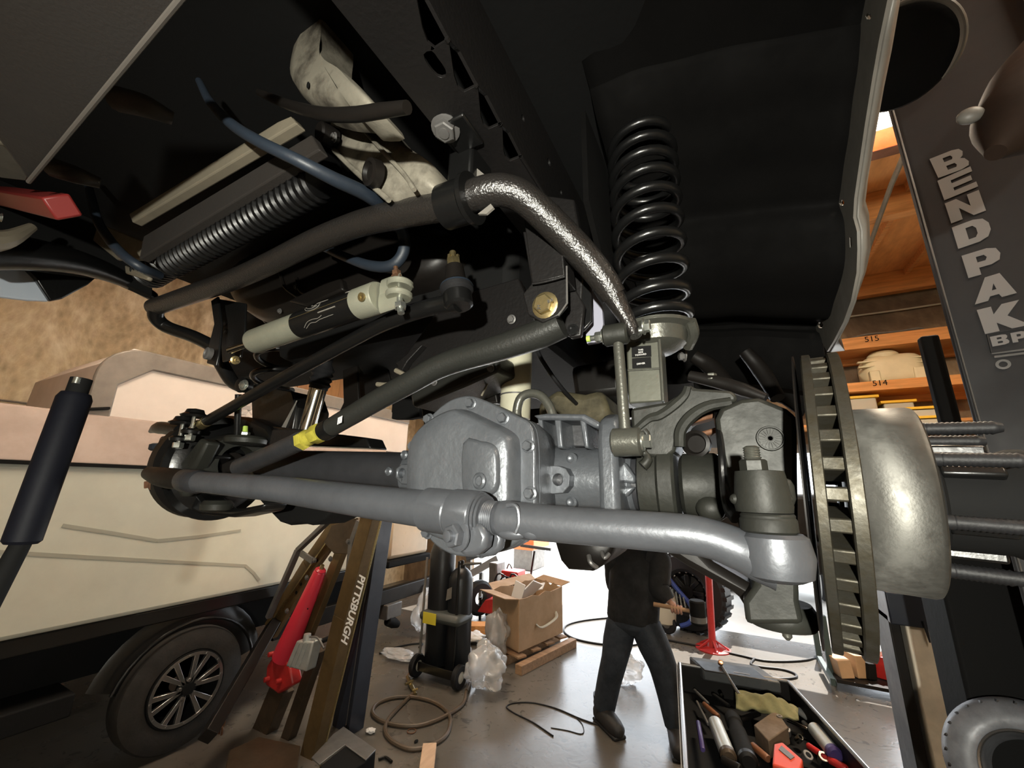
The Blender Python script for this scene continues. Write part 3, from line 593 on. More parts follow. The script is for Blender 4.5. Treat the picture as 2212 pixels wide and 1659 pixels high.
for (a, b, c, d, tx) in ((1364, 748, 1406, 772, ('THIS', 'SIDE', 'TOWARD')), (1365, 773, 1406, 796, ('DRIVER',))):
    Pq = qs(qy, ((a, b+1), (c, b-2), (c+1, d-2), (a+1, d)), .6785); lb_ = MB().prism(Pq, (0, .0012, 0)).build('sticker', 'blackm', sp, sm=0)
    for i, s_ in enumerate(tx):
        cx = (a+c)/2-1; cy = (b+d)/2+1 + (i-(len(tx)-1)/2)*5.2; o_ = qy(cx, cy+1.6, .678)
        text('sticker_print', s_, .0042, 'white', o_, XA, ZA, lb_, .0002, align='CENTER')
# upper bump stop and mount
MB().lathe(sb+V((0, 0, sz+.03)), ZA, [(-.03, .06), (0, .07), (.02, .055), (.10, .05)], 24).build('spring_mount', 'liner', label='dark upper cup above the right coil spring', cat='spring mount')
# ------------------------------------------------------------------ sway bar
sw = thing('sway_bar', 'thick black hammered finish sway bar bending down to the right link', 'sway bar', qy(1000, 500, .45))
swp = [(333, 664, .45), (420, 634, .45), (507, 603, .45), (590, 566, .45), (676, 523, .45), (763, 488, .45), (830, 470, .45), (898, 456, .45), (982, 440, .45), (1030, 420, .45), (1067, 411, .455), (1100, 414, .465), (1134, 430, .48), (1185, 475, .51), (1252, 543, .55), (1300, 600, .575), (1326, 640, .59)]
MB().tube(spl([qy(*p) for p in swp], 5), [.0235]*6+[.0245]*9+[.0225, .020], 28).build('bar', 'hammer', sw)
MB().tube(spl([qy(1316, 624, .585), qy(1342, 668, .598), qy(1360, 700, .602), qy(1374, 726, .602)], 4), [.021, .019, .016, .013], 20, flat=[.9, .75, .7, .7], up=XA).build('flat_end', 'hammer', sw)
MB().tube(spl([qy(340, 664, .45), qy(337, 684, .46), qy(360, 706, .49), qy(420, 728, .53), qy(462, 752, .56), qy(478, 785, .58), qy(500, 822, .60), qy(522, 838, .61)], 5), [.019, .019, .018, .018, .018, .019, .018, .015], 18).build('far_arm', 'black', sw)
bu = qy(985, 441, .45); bd = (qy(1010, 430, .45)-qy(960, 447, .45)).normalized()
cp = thing('sway_bar_clamp', 'black clamp holding the sway bar under the frame rail', 'clamp', bu)
MB().lathe2(bu, bd, [(-.022, .0245), (-.022, .036), (.022, .036), (.022, .0245)], 32).build('clamp_ring', 'black', cp)
MB().lathe2(bu+bd*.030, bd, [(-.004, .0245), (-.004, .041), (.004, .041), (.004, .0245)], 32).build('clamp_lip', 'black', cp)
MB().box2(bu+V((-.02, -.005, .02)), (bu.x+.03, bu.y+.06, H+.57)).build('hanger', 'black', cp, bev=.006)
MB().prism(qs(qy, ((1020, 355), (1048, 378), (1025, 390)), .462), (0, .004, 0)).build('bushing_edge', 'cream', cp)
MB().prism(qs(qy, ((1032, 462), (1060, 440), (1066, 448), (1050, 462)), .425), (0, .004, 0)).build('bushing_edge', 'cream', cp)
hb = qz(962, 290, H+.535); MB().bolt(hb+V((0, 0, .012)), (0, -.25, -1), .017, .014, stud=.002).build('hanger_bolt', 'steel', cp)
MB().box(hb+V((.015, .02, .012)), (.05, .06, .008)).build('hanger_plate', 'black', cp, bev=.003)
# sway bar link
lk = thing('sway_bar_link', 'slim grey upright link between the sway bar end and the axle', 'link', qy(1355, 985, .60))
la, lb2 = qy(1334, 722, .60), qy(1352, 955, .60)
MB().tube([la, lb2], .0082, 20).build('link_rod', 'link', lk)
MB().lathe(la-V((.022, 0, 0)), XA, [(0, .014), (.003, .0175), (.036, .0175), (.039, .014)], 24).build('link_bushing', 'cast', lk)
MB().lathe(lb2-V((.020, 0, 0)), XA, [(0, .017), (.003, .021), (.040, .021), (.043, .016)], 24).build('link_bushing', 'link', lk)
MB().bolt(la-V((.022, 0, 0)), -XA, .009, .014, stud=.012).build('link_bolt', 'zinc', lk); MB().bolt(la+V((.040, -.004, .004)), XA, .0095, .011).build('link_bolt', 'zinc', lk)
MB().bolt(lb2+V((.023, 0, 0)), XA, .0105, .013).build('link_bolt', 'zinc', lk)
MB().cyl(la-V((.022, 0, 0)), la+V((.04, 0, 0)), .0055, n=12).build('link_pin', 'zinc', lk)
MB().cyl(la-V((.05, 0, 0)), la-V((.044, 0, 0)), .0052, n=12).build('paint_mark', 'green', lk)
# ------------------------------------------------------------------ track bar and its frame bracket
tk = thing('track_bar', 'bent satin black track bar with yellow adjuster nut', 'track bar', qy(850, 900, .55))
tkp = [(1213, 700, .575), (1166, 722, .575), (1120, 738, .573), (1067, 755, .57), (993, 776, .567), (940, 796, .563), (890, 824, .56), (820, 862, .557), (760, 897, .553), (705, 929, .55)]
MB().tube(spl([qy(*p) for p in tkp], 5), [.024, .0245, .024, .023, .0225, .022, .0215, .021, .020, .019], 26).build('bar', 'trackm', tk)
MB().tube([qy(716, 923, .55), qy(700, 932, .552)], .0205, 24).build('bar_end_ring', 'black', tk)
MB().tube([qy(702, 930, .552), qy(640, 958, .56)], .011, 14).build('adjuster_thread', 'zinc', tk)
na, nb = qy(694, 933, .552), qy(650, 953, .558); nd = (nb-na).normalized()
MB().hexn(na, nd, .0205, (nb-na).length*.42).build('adjuster_nut', 'yellow', tk); MB().lathe(na+nd*(nb-na).length*.42, nd, [(0, .016), ((nb-na).length*.25, .018)], 20).build('adjuster_sleeve', 'yellow', tk)
MB().hexn(nb-nd*(nb-na).length*.3, nd, .021, (nb-na).length*.3, .4).build('jam_nut', 'yellow', tk)
MB().tube([qy(648, 953, .559), qy(590, 980, .57), qy(518, 1010, .585)], [.021, .0215, .0225], 24).build('adjuster_tube', 'tube', tk)
text('etched_mark', 'III', .018, 'white', qy(728, 917, .527), (qy(735, 914, .53)-qy(715, 924, .53)), ZA, tk, .0003, .0006)
br = thing('track_bar_bracket', 'brown black welded frame bracket holding the track bar with a gold bolt', 'bracket', qy(1180, 690, .5))
bp_ = [(1129, 500), (1212, 500), (1219, 560), (1224, 600), (1224, 660), (1205, 682), (1171, 697), (1141, 680), (1129, 635), (1140, 622), (1148, 612)]
MB().prism(qs(qy, bp_, .548), (0, .008, 0)).build('bracket_plate', 'frame', br, bev=.002)
MB().prism([p+V((.018, .075, .0)) for p in qs(qy, bp_, .548)], (0, .008, 0)).build('bracket_plate', 'black', br, bev=.002)
MB().prism(qs(qy, ((1131, 470), (1206, 440), (1220, 596), (1149, 612)), .540), (0, .055, 0)).build('bracket_box', 'frame', br, bev=.002)
MB().tube(spl([qy(a, b, .539) for a, b in ((1150, 613), (1170, 610), (1195, 604), (1220, 597))], 4), .0022, 6).build('weld_bead', 'frame', br)
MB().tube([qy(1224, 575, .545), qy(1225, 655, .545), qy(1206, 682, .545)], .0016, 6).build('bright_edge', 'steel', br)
MB().bolt(qy(1178, 660, .548), (0, -1, -.1), .0165, .014, .2).build('bracket_bolt', 'gold', br)
text('bolt_mark', '8.8', .008, 'steel', qy(1183, 655, .5325), V((1, 0, .2)), V((-.2, 0, 1)), br, .0003); text('bolt_mark', 'JH', .008, 'steel', qy(1166, 668, .5325), V((.1, 0, 1)), V((-1, 0, .1)), br, .0003)
MB().prism(qs(qy, ((1228, 600), (1262, 660), (1255, 725), (1232, 730), (1215, 712), (1226, 670)), .60), (0, .012, 0)).build('bracket_ear', 'frame', br, bev=.003)
MB().lathe(qy(1238, 713, .599), -YA, [(0, .010), (.003, .010), (.003, .006), (-.002, .006), (-.002, 0)], 14).build('bracket_hole', 'black', br)
MB().prism(qs(qy, ((1262, 600), (1300, 660), (1303, 700), (1292, 738), (1268, 742), (1262, 690)), .66), (0, .01, 0)).build('frame_gusset', mat('lit_bracket_tone', (.26, .26, .32), .5), label='bracket plate behind the sway bar arm, coloured pale lilac as if lit', cat='plate', sm=0)  # pale lilac colour carries the light falling on this bracket
# ------------------------------------------------------------------ drag link
dl = thing('drag_link', 'long thin black drag link rising to the ball joint', 'drag link', qy(700, 800, .55))
dlp = [(415, 930, .60), (450, 908, .59), (500, 880, .585), (600, 823, .575), (700, 768, .565), (800, 714, .555), (850, 690, .55), (900, 672, .55), (950, 659, .55), (990, 652, .55)]
MB().tube(spl([qy(*p) for p in dlp], 5), [.0135, .0145, .0145, .0145, .0145, .0145, .0165, .0165, .0165, .019], 20).build('bar', 'black', dl)
MB().tube([qy(447, 910, .59), qy(436, 917, .592)], .0152, 16).build('collar', 'gold', dl)
bj = qy(990, 655, .55); zb = lambda y: qy(990, y, .55).z-bj.z
tlt = V((-.18, 0, 1)).normalized()
MB().lathe(bj, tlt, [(zb(664), .022), (zb(660), .027), (zb(636), .027), (zb(632), .024)], 28).build('joint_body', 'black', dl)
MB().lathe(bj, tlt, [(zb(634), .024), (zb(628), .031), (zb(620), .031), (zb(612), .022), (zb(606), .018)], 28).build('joint_boot', 'rubber', dl)
MB().lathe(bj, tlt, [(zb(620.5), .0316), (zb(616), .0300), (zb(615), .0285)], 28).build('boot_ring', 'bluehose', dl)
MB().lathe(bj, tlt, [(zb(608), .021), (zb(600), .0195), (zb(574), .0175), (zb(572), .01)], 24).build('pitman_arm_boss', 'engine', dl)
nz = bj+tlt*zb(573); MB().hexn(nz, tlt, .0135, .018).build('castle_nut', 'gold', dl)
for k in range(6):
    x_, y_, z_ = basis(tlt); a = k*math.pi/3+.2; MB().box(nz+tlt*.021+(x_*math.cos(a)+y_*math.sin(a))*.009, (.005, .005, .008)).build('nut_prong', 'gold', dl, sm=0)
MB().lathe(nz, tlt, [(0, .0065), (.034, .0065), (.036, .005)], 14).build('threaded_stud', 'gold', dl)
# ------------------------------------------------------------------ steering stabilizer
sx = thing('steering_stabilizer', 'silver steering damper with black printed sleeve and forked end', 'steering damper', qy(700, 720, .5))
a_, b_ = qy(547, 739, .50), qy(800, 649, .50); u = (b_-a_).normalized(); Ls = (b_-a_).length
MB().lathe(a_, u, [(0, .012), (0, .023), (.005, .0275), (.01, .0285), (Ls*.455, .0285)], 40).build('damper_body', 'alu', sx)
lab_ = MB().lathe(a_, u, [(Ls*.455, .028), (Ls*.455, .0288), (Ls*.93, .0288), (Ls*.93, .028)], 40).build('printed_sleeve', 'black', sx)
MB().lathe(a_, u, [(Ls*.92, .029), (Ls*.925, .031), (Ls*1.06, .031), (Ls*1.07, .029), (Ls*1.07, .02)], 40).build('end_cap', 'alu', sx)
for dz_ in (1, -1):
    fk = b_+u*.03+V((0, 0, dz_*.011)); MB().tube([fk, fk+u*.045], .025, 18, flat=.30, up=V((0, 1, 0))).build('fork_lug', 'alu', sx); MB().lathe(fk+u*.045-V((0, 0, .006)), ZA, [(0, .022), (.003, .025), (.009, .025), (.012, .022)], 20).build('fork_eye', 'alu', sx)
pv = b_+u*.072; tl2 = V((-.25, 0, 1)).normalized()
MB().cyl(pv-tl2*.05, pv+tl2*.045, .0065, n=14).build('pivot_bolt', 'zinc', sx)
MB().hexn(pv+tl2*.022, tl2, .0105, .012).build('pivot_nut', 'copper', sx); MB().hexn(pv+tl2*.034, tl2, .009, .010, .3).build('pivot_nut', 'copper', sx); MB().hexn(pv-tl2*.040, tl2, .011, .012, .3).build('pivot_nut', 'zinc', sx)
MB().cyl(pv+tl2*.044, pv+tl2*.054, .0045, n=10).build('bolt_tip', 'copper', sx)
MB().lathe(b_+u*.012+V((0, -.030, -.010)), (0, -1, -.3), [(0, .0085), (.003, .0085), (.003, .005), (0, .004)], 16).build('grub_screw', 'gold', sx)
MB().tube([a_+u*.005, a_-u*.06, a_-u*.095], [.0075, .0075, .009], 16).build('piston_rod', 'chrome', sx)
vx, vy, _ = basis(u); 
def onsl(s_, ang, r=.0294):
    w = V((0, -1, 0)); w = (w-u*w.dot(u)).normalized(); up_ = u.cross(w); up_ = up_ if up_.z > 0 else -up_
    return a_+u*(Ls*s_)+(w*math.cos(ang)+up_*math.sin(ang))*r
def stroke(pts, r=.0007, m='cream'): MB().tube(spl([onsl(*p) for p in pts], 4), r, 6).build('emblem_stroke', m, lab_)
stroke([(.56, .95), (.575, .55), (.60, .25), (.64, .12), (.685, .15), (.70, .35), (.695, .6)]); stroke([(.57, .75), (.60, .45), (.64, .3), (.68, .42)]); stroke([(.61, .9), (.625, .6), (.66, .5), (.655, .85), (.69, .9), (.72, 1.1)])
stroke([(.56, -.9), (.60, -.62), (.64, -.55), (.69, -.6), (.72, -.5)]); stroke([(.57, -1.0), (.62, -.75), (.66, -.8), (.70, -.72), (.80, -.7)])
stroke([(.46, .05), (.60, .05), (.75, .05), (.925, .05)], .0006, 'gold'); stroke([(.70, -.25), (.76, -.25), (.83, -.25)], .0014, 'cream')
stroke([(.86, 1.0), (.88, .9), (.90, 1.0), (.91, .8)], .0008)
# left hanger bracket for the damper rod
hg = thing('damper_bracket', 'black hanging bracket at the left end of the damper rod', 'bracket', qy(485, 790, .5))
MB().prism(qs(qy, ((455, 650), (470, 640), (478, 700), (472, 765), (466, 790), (446, 785), (452, 740), (462, 700)), .505), (0, .006, 0)).build('bracket_plate', 'black', hg, bev=.002)
MB().prism(qs(qy, ((470, 645), (530, 655), (528, 715), (518, 772), (480, 782)), .535), (0, .006, 0)).build('bracket_plate', 'black', hg, bev=.002)
MB().lathe(qy(455, 765, .50), -YA, [(0, .016), (.01, .016), (.012, .011), (.009, .008), (.009, 0)], 18).build('bracket_bush', 'steel', hg)
for a, b in ((486, 698), (487, 716)): MB().bolt(qy(a, b, .534), -YA, .006, .006).build('bracket_bolt', 'steel', hg)
MB().bolt(qy(508, 778, .52), V((1, -.2, -.2)), .008, .012, stud=.012).build('bracket_bolt', 'gold', hg)
# ================================================================== TRUCK: FAR SIDE, FRAME, BODY
# far steering knuckle, brake and joint hardware
fk_ = thing('far_steering_knuckle', 'black far side steering knuckle cluster with silver nuts', 'knuckle', axc(-1.5)-V((0, 0, .19)))
MB().lathe2(axc(-1.40)-V((0, 0, .012)), XA, [(0, .05), (0, .145), (.012, .156), (.016, .154), (.014, .135), (.03, .11), (.03, .05)], 56).build('dust_shield', 'black', fk_)
MB().lathe2(axc(-1.47)-V((0, 0, .012)), XA, [(0, .05), (0, .154), (.035, .154), (.035, .05)], 56).build('brake_disc', 'engine', fk_)
MB().lathe2(axc(-1.30), -XA, [(0, .055), (0, .088), (.05, .095), (.06, .09), (.06, .06)], 40).build('yoke_ring', 'cast', fk_)
MB().lathe(axc(-1.33), -XA, [(0, .035), (.06, .045), (.12, .04), (.18, .06)], 24).build('axle_joint', 'engine', fk_)
MB().prism(qs(qy, ((318, 1000), (335, 965), (345, 940), (372, 945), (400, 955), (425, 965), (440, 985), (415, 1005), (395, 1018), (350, 1020)), .60), (0, .08, 0)).build('steering_arm', 'black', fk_, bev=.010)
MB().prism(qs(qy, ((385, 1005), (432, 945), (446, 955), (418, 1010), (400, 1025)), .585), (0, .04, 0)).build('arm_rib', 'cast', fk_, bev=.008)
MB().prism(qs(qy, ((390, 940), (425, 905), (470, 895), (530, 900), (575, 920), (590, 945), (560, 965), (500, 958), (440, 965)), .70), (0, .09, 0)).build('upper_arm', 'black', fk_, bev=.010)
MB().lathe(qy(530, 958, .66), ZA, [(-.004, .035), (0, .052), (.012, .054), (.018, .05), (.022, .03)], 28).build('upper_ball_joint', 'cast', fk_)
MB().bolt(qy(527, 945, .66), ZA, .014, .016).build('joint_nut', 'zinc', fk_); MB().cyl(qy(529, 938, .66), qy(529, 922, .66), .008, n=12).build('joint_stud', 'green', fk_)
MB().prism(qs(qy, ((345, 1035), (380, 1050), (420, 1060), (440, 1085), (460, 1100), (520, 1098), (570, 1088), (560, 1105), (500, 1118), (430, 1112), (380, 1085)), .64), (0, .07, 0)).build('lower_arm', 'black', fk_, bev=.012)
MB().lathe(qy(466, 1106, .62), ZA, [(0, .02), (.006, .036), (.02, .038), (.03, .03)], 22).build('lower_ball_joint', 'cast', fk_)
MB().lathe(qy(402, 1072, .60), ZA, [(0, .012), (.01, .02), (.03, .022), (.05, .016)], 18).build('grease_cup', 'cast', fk_)
MB().lathe(qy(356, 975, .60), ZA, [(0, .034), (.004, .040), (.018, .040), (.022, .032)], 28).build('blue_seal', 'bluehose', fk_)
for (a, b, Y) in ((386, 956, .56), (411, 940, .57)):
    c = qy(a, b, Y); MB().hexn(c, -ZA, .0135, .016, .2).build('silver_nut', 'zinc', fk_); MB().cyl(c, c+V((0, 0, .055)), .005, n=10).build('silver_stud', 'zinc', fk_)
    MB().lathe(c+V((0, 0, .05)), ZA, [(0, .03), (.006, .034), (.012, .024), (.022, .02), (.026, .0)], 20).build('rod_cap', 'black', fk_); MB().lathe(c+V((0, 0, .004)), ZA, [(0, .022), (.008, .024), (.014, .018)], 18).build('rod_washer', 'black', fk_)
MB().tube(spl([qy(325, 932, .60), qy(345, 924, .60), qy(390, 930, .60)], 4), [.006, .02, .018], 12).build('pitman_end', 'black', fk_)
MB().bolt(qy(325, 1046, .49), (-.4, -1, -.2), .010, .012).build('rod_end_nut', 'rust', fk_)
MB().lathe(qy(357, 995, .585), (-.2, -1, 0), [(0, .012), (.006, .010)], 14).build('arm_button', 'cast', fk_)
MB().tube([qy(515, 852, .61), qy(512, 945, .64)], .0085, 14).build('far_link_rod', 'black', label='dark upright link below the far sway bar eye', cat='link')
fe = thing('far_link_eye', 'round silver bolted eye at the far end of the sway bar', 'link eye', qy(527, 838, .60)-V((0, 0, .02)))
MB().lathe(qy(527, 832, .595), (.25, -1, 0), [(-.012, .014), (-.012, .02), (.010, .02), (.012, .015)], 22).build('eye_ring', 'black', fe); MB().bolt(qy(527, 832, .585), (.25, -1, 0), .011, .008).build('eye_bolt', 'zinc', fe)
# axle-side brackets at the far end
bk = thing('axle_bracket', 'flat dark steel bracket welded on the far axle tube', 'bracket', qy(620, 970, .65))
MB().prism(qs(qy, ((588, 928), (650, 928), (668, 950), (640, 972), (578, 975)), .63), (0, .01, 0)).build('bracket_plate', 'frame', bk, bev=.002)
MB().prism(qs(qy, ((570, 918), (790, 945), (800, 968), (640, 962), (560, 940)), .72), (0, .06, 0)).build('bracket_top', 'black', bk, bev=.004)
MB().lathe(axc(-1.14), AD, [(0, .049), (.008, .052), (.016, .049), (.024, .052), (.03, .048)], 28).build('tube_band', 'zinc', bk)
la_ = MB().prism(qs(qy, ((555, 1075), (720, 1090), (722, 1100), (700, 1122), (672, 1135), (640, 1128), (625, 1135), (604, 1128), (575, 1098)), .78), (0, .12, 0)); la_.build('lower_mount', 'blackm', bev=.012, label='black lower spring mount hanging below the far axle tube', cat='mount')
# far coil spring, perch and shock
fs = qy(587, 838, .80)
spring('coil_spring', 'black far coil spring partly hidden behind the damper', fs, .062, .0095, [.07, .075, .075, .07, .07], ph=1.0)
fp = thing('far_spring_perch', 'black box perch under the far coil spring', 'perch', qy(590, 930, .78))
MB().prism(qs(qy, ((542, 850), (570, 835), (630, 845), (640, 880), (630, 935), (545, 935)), .76), (0, .12, 0)).build('perch_box', 'black', fp, bev=.004)
MB().lathe(fs-V((0, 0, .03)), ZA, [(0, .06), (.02, .07), (.03, .055)], 28).build('spring_seat', 'black', fp)
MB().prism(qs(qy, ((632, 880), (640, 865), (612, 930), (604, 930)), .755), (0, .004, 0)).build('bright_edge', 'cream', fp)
sk = thing('far_shock_absorber', 'chrome bodied far shock absorber with black ribbed top boot', 'shock absorber', qy(665, 930, .80))
s0, s1 = qy(662, 928, .80), qy(688, 838, .80); sd = (s1-s0).normalized(); sl = (s1-s0).length
MB().lathe(s0-sd*.03, sd, [(0, .026), (sl+.03, .026)], 28).build('chrome_body', 'chrome', sk)
MB().lathe(s0+sd*sl, sd, [(-.004, .028)]+[(.004+.008*i, .034 if i % 2 else .028) for i in range(8)]+[(.08, .02), (.30, .018)], 28).build('ribbed_boot', 'rubber', sk)
# ------------------------------------------------------------------ frame rail
RZ = H+.55
fr = thing('frame_rail', 'dark coated truck frame rail with punched notches along its edge', 'frame rail', (-.305, .4, RZ))
hol = []; ny = [qz(a, b, RZ).y for a, b in ((948, 48), (1016, 152), (1076, 238), (1118, 316))]
sl_ = spl([qz(x, y, RZ) for x, y in ((915, 118), (932, 110), (945, 125), (962, 150), (962, 166), (945, 165), (925, 142))], 2, True)
hol.append(sl_)
ob, os_ = [V((-.258, -.35, RZ))], [V((-.258, -.35, RZ))]
for y in sorted(ny):
    ob += [V((-.258, y-.045, RZ)), V((-.279, y-.004, RZ)), V((-.284, y+.012, RZ)), V((-.280, y+.022, RZ)), V((-.258, y+.022, RZ))]
    os_ += [V((-.258, y-.045, RZ)), V((-.258, y-.02, RZ+.012)), V((-.258, y+.022, RZ+.004)), V((-.258, y+.022, RZ))]
MB().plate(ob+[V((-.258, 1.5, RZ)), V((-.355, 1.5, RZ)), V((-.355, -.35, RZ))], hol, (0, 0, .005)).build('rail_bottom', 'frame', fr, bev=.0015)
sh_ = [circ(qx(a, b, -.258), XA, r) for a, b, r in ((1186, 350, .008), (1212, 415, .006), (1130, 255, .006))]
MB().plate(os_+[V((-.258, 1.5, RZ)), V((-.258, 1.5, RZ+.16)), V((-.258, -.35, RZ+.16))], sh_, (-.005, 0, 0)).build('rail_side', 'frame', fr, bev=.0015)
ye = [-.35]+[v for y in sorted(ny) for v in (y-.047, y+.024)]+[1.5]
for q in range(0, len(ye), 2): MB().tube([(-.2600, ye[q], RZ+.0018), (-.2600, ye[q+1], RZ+.0018)], .0035, 8).build('rail_edge', 'frame', fr)
MB().box2((-.355, -.35, RZ+.006), (-.349, 1.5, RZ+.16)).build('rail_inner_side', 'frame', fr)
MB().box2((-.349, -.35, RZ+.10), (-.264, 1.5, RZ+.106)).build('rail_top', 'blackm', fr)
# rail drop behind the sway bar
MB().prism(qs(qy, ((1165, 420), (1240, 430), (1262, 560), (1255, 660), (1222, 600), (1200, 500)), .62), (0, .02, 0)).build('frame_gusset', 'frame', bev=.003, label='dark frame gusset behind the bend of the sway bar arm', cat='gusset')
# ------------------------------------------------------------------ wheel well, fender
FX = .235
fo = [(1872, -25), (1858, 60), (1852, 140), (1840, 215), (1832, 290), (1822, 350), (1815, 405), (1811, 432), (1812, 450), (1821, 475), (1824, 505), (1824, 560), (1815, 605), (1800, 650), (1790, 684), (1770, 690), (1761, 702), (1764, 720), (1775, 738), (1786, 760), (1800, 738), (1822, 695), (1838, 650), (1850, 590), (1852, 540), (1851, 500), (1843, 470), (1845, 430), (1855, 360), (1868, 270), (1884, 170), (1898, 90), (1922, -25)]
wl = thing('wheel_well_liner', 'black wheel well liner arching over the coil spring', 'liner', (0, 1.2, H-.1))
ie = [qx(a, b, FX) for a, b in fo[:19]]; ie = [V((FX, -.45, ie[0].z+.16)), V((FX, .15, ie[0].z+.08))]+ie+[V((FX, ie[-1].y+.05, ie[-1].z-.12))]
ie = spl(ie, 3); nI = len(ie)
def arch(u, v):
    t = u*(nI-1); i0 = min(int(t), nI-2); p = ie[i0].lerp(ie[i0+1], t-i0); k = 1-v; s_ = u*u*(3-2*u)
    return V((FX+.003-(FX+.163)*k, p.y+(.14*s_)*k+.012*math.sin(u*11+3)*k, p.z+.10*math.sin(k*1.5)+.004*math.sin(k*17+u*9)*k))
MB().grid(arch, 60, 16).build('liner_shell', 'liner', wl, solid=.005)
# inner apron beside the spring, with a standing seam and a low cut-out
MB().prism([V((-.17, .60, H+.70)), V((-.17, 1.42, H+.70)), V((-.17, 1.42, H+.10)), V((-.17, 1.15, H+.06)), V((-.17, .98, H+.28)), V((-.17, .72, H+.40)), V((-.17, .60, H+.50))], (-.01, 0, 0)).build('apron', 'liner', wl)
MB().tube(spl([qy(1622, 40, .95), qy(1612, 160, .98), qy(1628, 240, 1.0), qy(1633, 420, 1.05), qy(1640, 560, 1.1), qy(1655, 640, 1.12)], 5), [.004, .007, .004, .004, .003], 8).build('liner_seam', 'skid', wl)
MB().prism(qs(qy, ((1480, 640), (1660, 610), (1780, 560), (1795, 760), (1735, 900), (1690, 870), (1600, 840), (1500, 850)), 1.34), (0, .02, 0)).build('splash_panel', 'liner', wl, bev=.004)
MB().tube(spl([qy(1490, 812, .74), qy(1560, 828, .73), qy(1605, 842, .72), qy(1655, 860, .71)], 4), [.0095, .011, .011, .007], 12).build('brake_line_hose', 'engine', label='dark brake hose lying over the yoke arm', cat='hose')
MB().bolt(qy(1537, 822, .735), ZA, .009, .012).build('hose_clamp_nut', 'link', label='small grey nut on the brake hose above the yoke', cat='nut')
MB().bolt(qy(1480, 768, .80), (-1, -.4, 0), .009, .012).build('shock_bolt', 'steel', label='single steel bolt end in the dark wheel well', cat='bolt')
for a0, b0, a1, b1, Y, lab in ((1500, 770, 1570, 830, 1.0, 'dark brown strut in the wheel well right of the perch'), (1610, 760, 1680, 860, 1.1, 'brown dusty bracket arm behind the steering knuckle')):
    MB().tube(spl([qy(a0, b0, Y), qy((a0+a1)/2, (b0+b1)/2-8, Y), qy(a1, b1, Y-.03)], 5), [.016, .02, .016], 12).build('strut_arm', 'engine', label=lab, cat='strut')
fh = [[qx(a+math.cos(t)*r, b+math.sin(t)*r*1.1, FX) for t in (0, 1.05, 2.1, 3.14, 4.19, 5.24)] for a, b, r in ((1876, 35, 7), (1818, 438, 6), (1772, 702, 6.5))]
fh.append([qx(a, b, FX) for a, b in ((1835, 512), (1839, 512), (1840, 532), (1836, 535))])
fd = thing('fender', 'cream painted fender flange with bolt holes edging the dark wheel well', 'fender', qx(1786, 760, FX))
MB().plate([qx(a, b, FX) for a, b in fo], fh, (.004, 0, 0)).build('fender_flange', 'cream', fd)
# outer skin folds back from the flange edge (seen from a step aside)
oe = [qx(a, b, FX) for a, b in fo[19:]]; ii_ = [qx(a, b, FX) for a, b in fo[:20]][::-1]; n = len(oe)
fk2 = [oe[i].lerp(ii_[int(i*(len(ii_)-1)/(n-1))], .8)+V((.03, 0, .0)) for i in range(n)]
b = MB(); b.add([p+V((.004, 0, 0)) for p in oe]+fk2, [[i, i+1, n+i+1, n+i] for i in range(n-1)]); b.build('fender_skin', 'cream', fd, solid=.004)
for a, b_, r in ((1876, 35, .006), (1818, 438, .006), (1772, 702, .006)): MB().lathe(qx(a, b_, FX+.012), -XA, [(0, r*1.4), (.004, r*1.4), (.004, 0)], 12).build('flange_clip', 'blackm', fd)
# round dark lamp bucket with a bright rim, right of the fender
hl = thing('round_housing', 'round black housing with a pale curved rim at the top of the slate post', 'housing', qy(1960, 130, 1.25)-V((0, 0, .12)))
hc = qy(1938, 128, 1.25); ha = (CAMP-hc).normalized()
MB().lathe(hc-ha*.10, ha, [(0, .11), (.06, .128), (.10, .122), (.112, .10), (.115, .05), (.115, 0)], 48).build('housing_shell', 'blackm', hl)
x_, y_, z_ = basis(ha); 
MB().tube([hc+ha*.012+(x_*math.cos(t)+y_*math.sin(t))*.124 for t in [(-1.0+2.6*i/24) for i in range(25)]], [.002]+[.0075]*6+[.002], 10).build('pale_rim', 'cream', hl)
# ------------------------------------------------------------------ engine side, left of the rail
en = thing('engine_oil_pan', 'brown black engine oil pan behind the steering damper', 'oil pan', (-1.2, .9, H+.2))
op = spl([V((x, .66, z)) for x, z in ((qy(478, 625, .66).x, qy(478, 625, .66).z), (qy(520, 670, .66).x, qy(520, 670, .66).z), (qy(575, 690, .66).x, qy(575, 690, .66).z), (qy(680, 660, .66).x, qy(680, 660, .66).z), (qy(820, 615, .66).x, qy(820, 615, .66).z), (qy(935, 570, .66).x, qy(935, 570, .66).z), (qy(940, 480, .66).x, qy(940, 480, .66).z), (qy(700, 480, .66).x, qy(700, 480, .66).z), (qy(500, 560, .66).x, qy(500, 560, .66).z))], 4, True)
oc = sum(op, V())/len(op)
loft([shrink(op, oc, .80), shrink(op, oc, .93, .01), shrink(op, oc, 1.0, .035), shrink(op, oc, 1.0, .45)]).build('pan_shell', 'engine', en, sm=60)
MB().tube(spl([qy(605, 590, .655), qy(615, 620, .65), qy(640, 640, .648), qy(660, 655, .65)], 4), .005, 8).build('pan_rib', 'engine', en); MB().tube(spl([qy(640, 600, .655), qy(650, 630, .65), qy(690, 645, .65)], 4), .005, 8).build('pan_rib', 'engine', en)
MB().prism(qs(qy, ((620, 650), (700, 610), (735, 600), (740, 625), (660, 660)), .64), (0, .03, 0)).build('pan_bracket', 'engine', en, bev=.006)
for a, b_ in ((605, 672), (690, 500), (640, 620)): MB().bolt(qy(a, b_, .65), (0, -1, -.3), .006, .006).build('pan_bolt', 'steel', en)
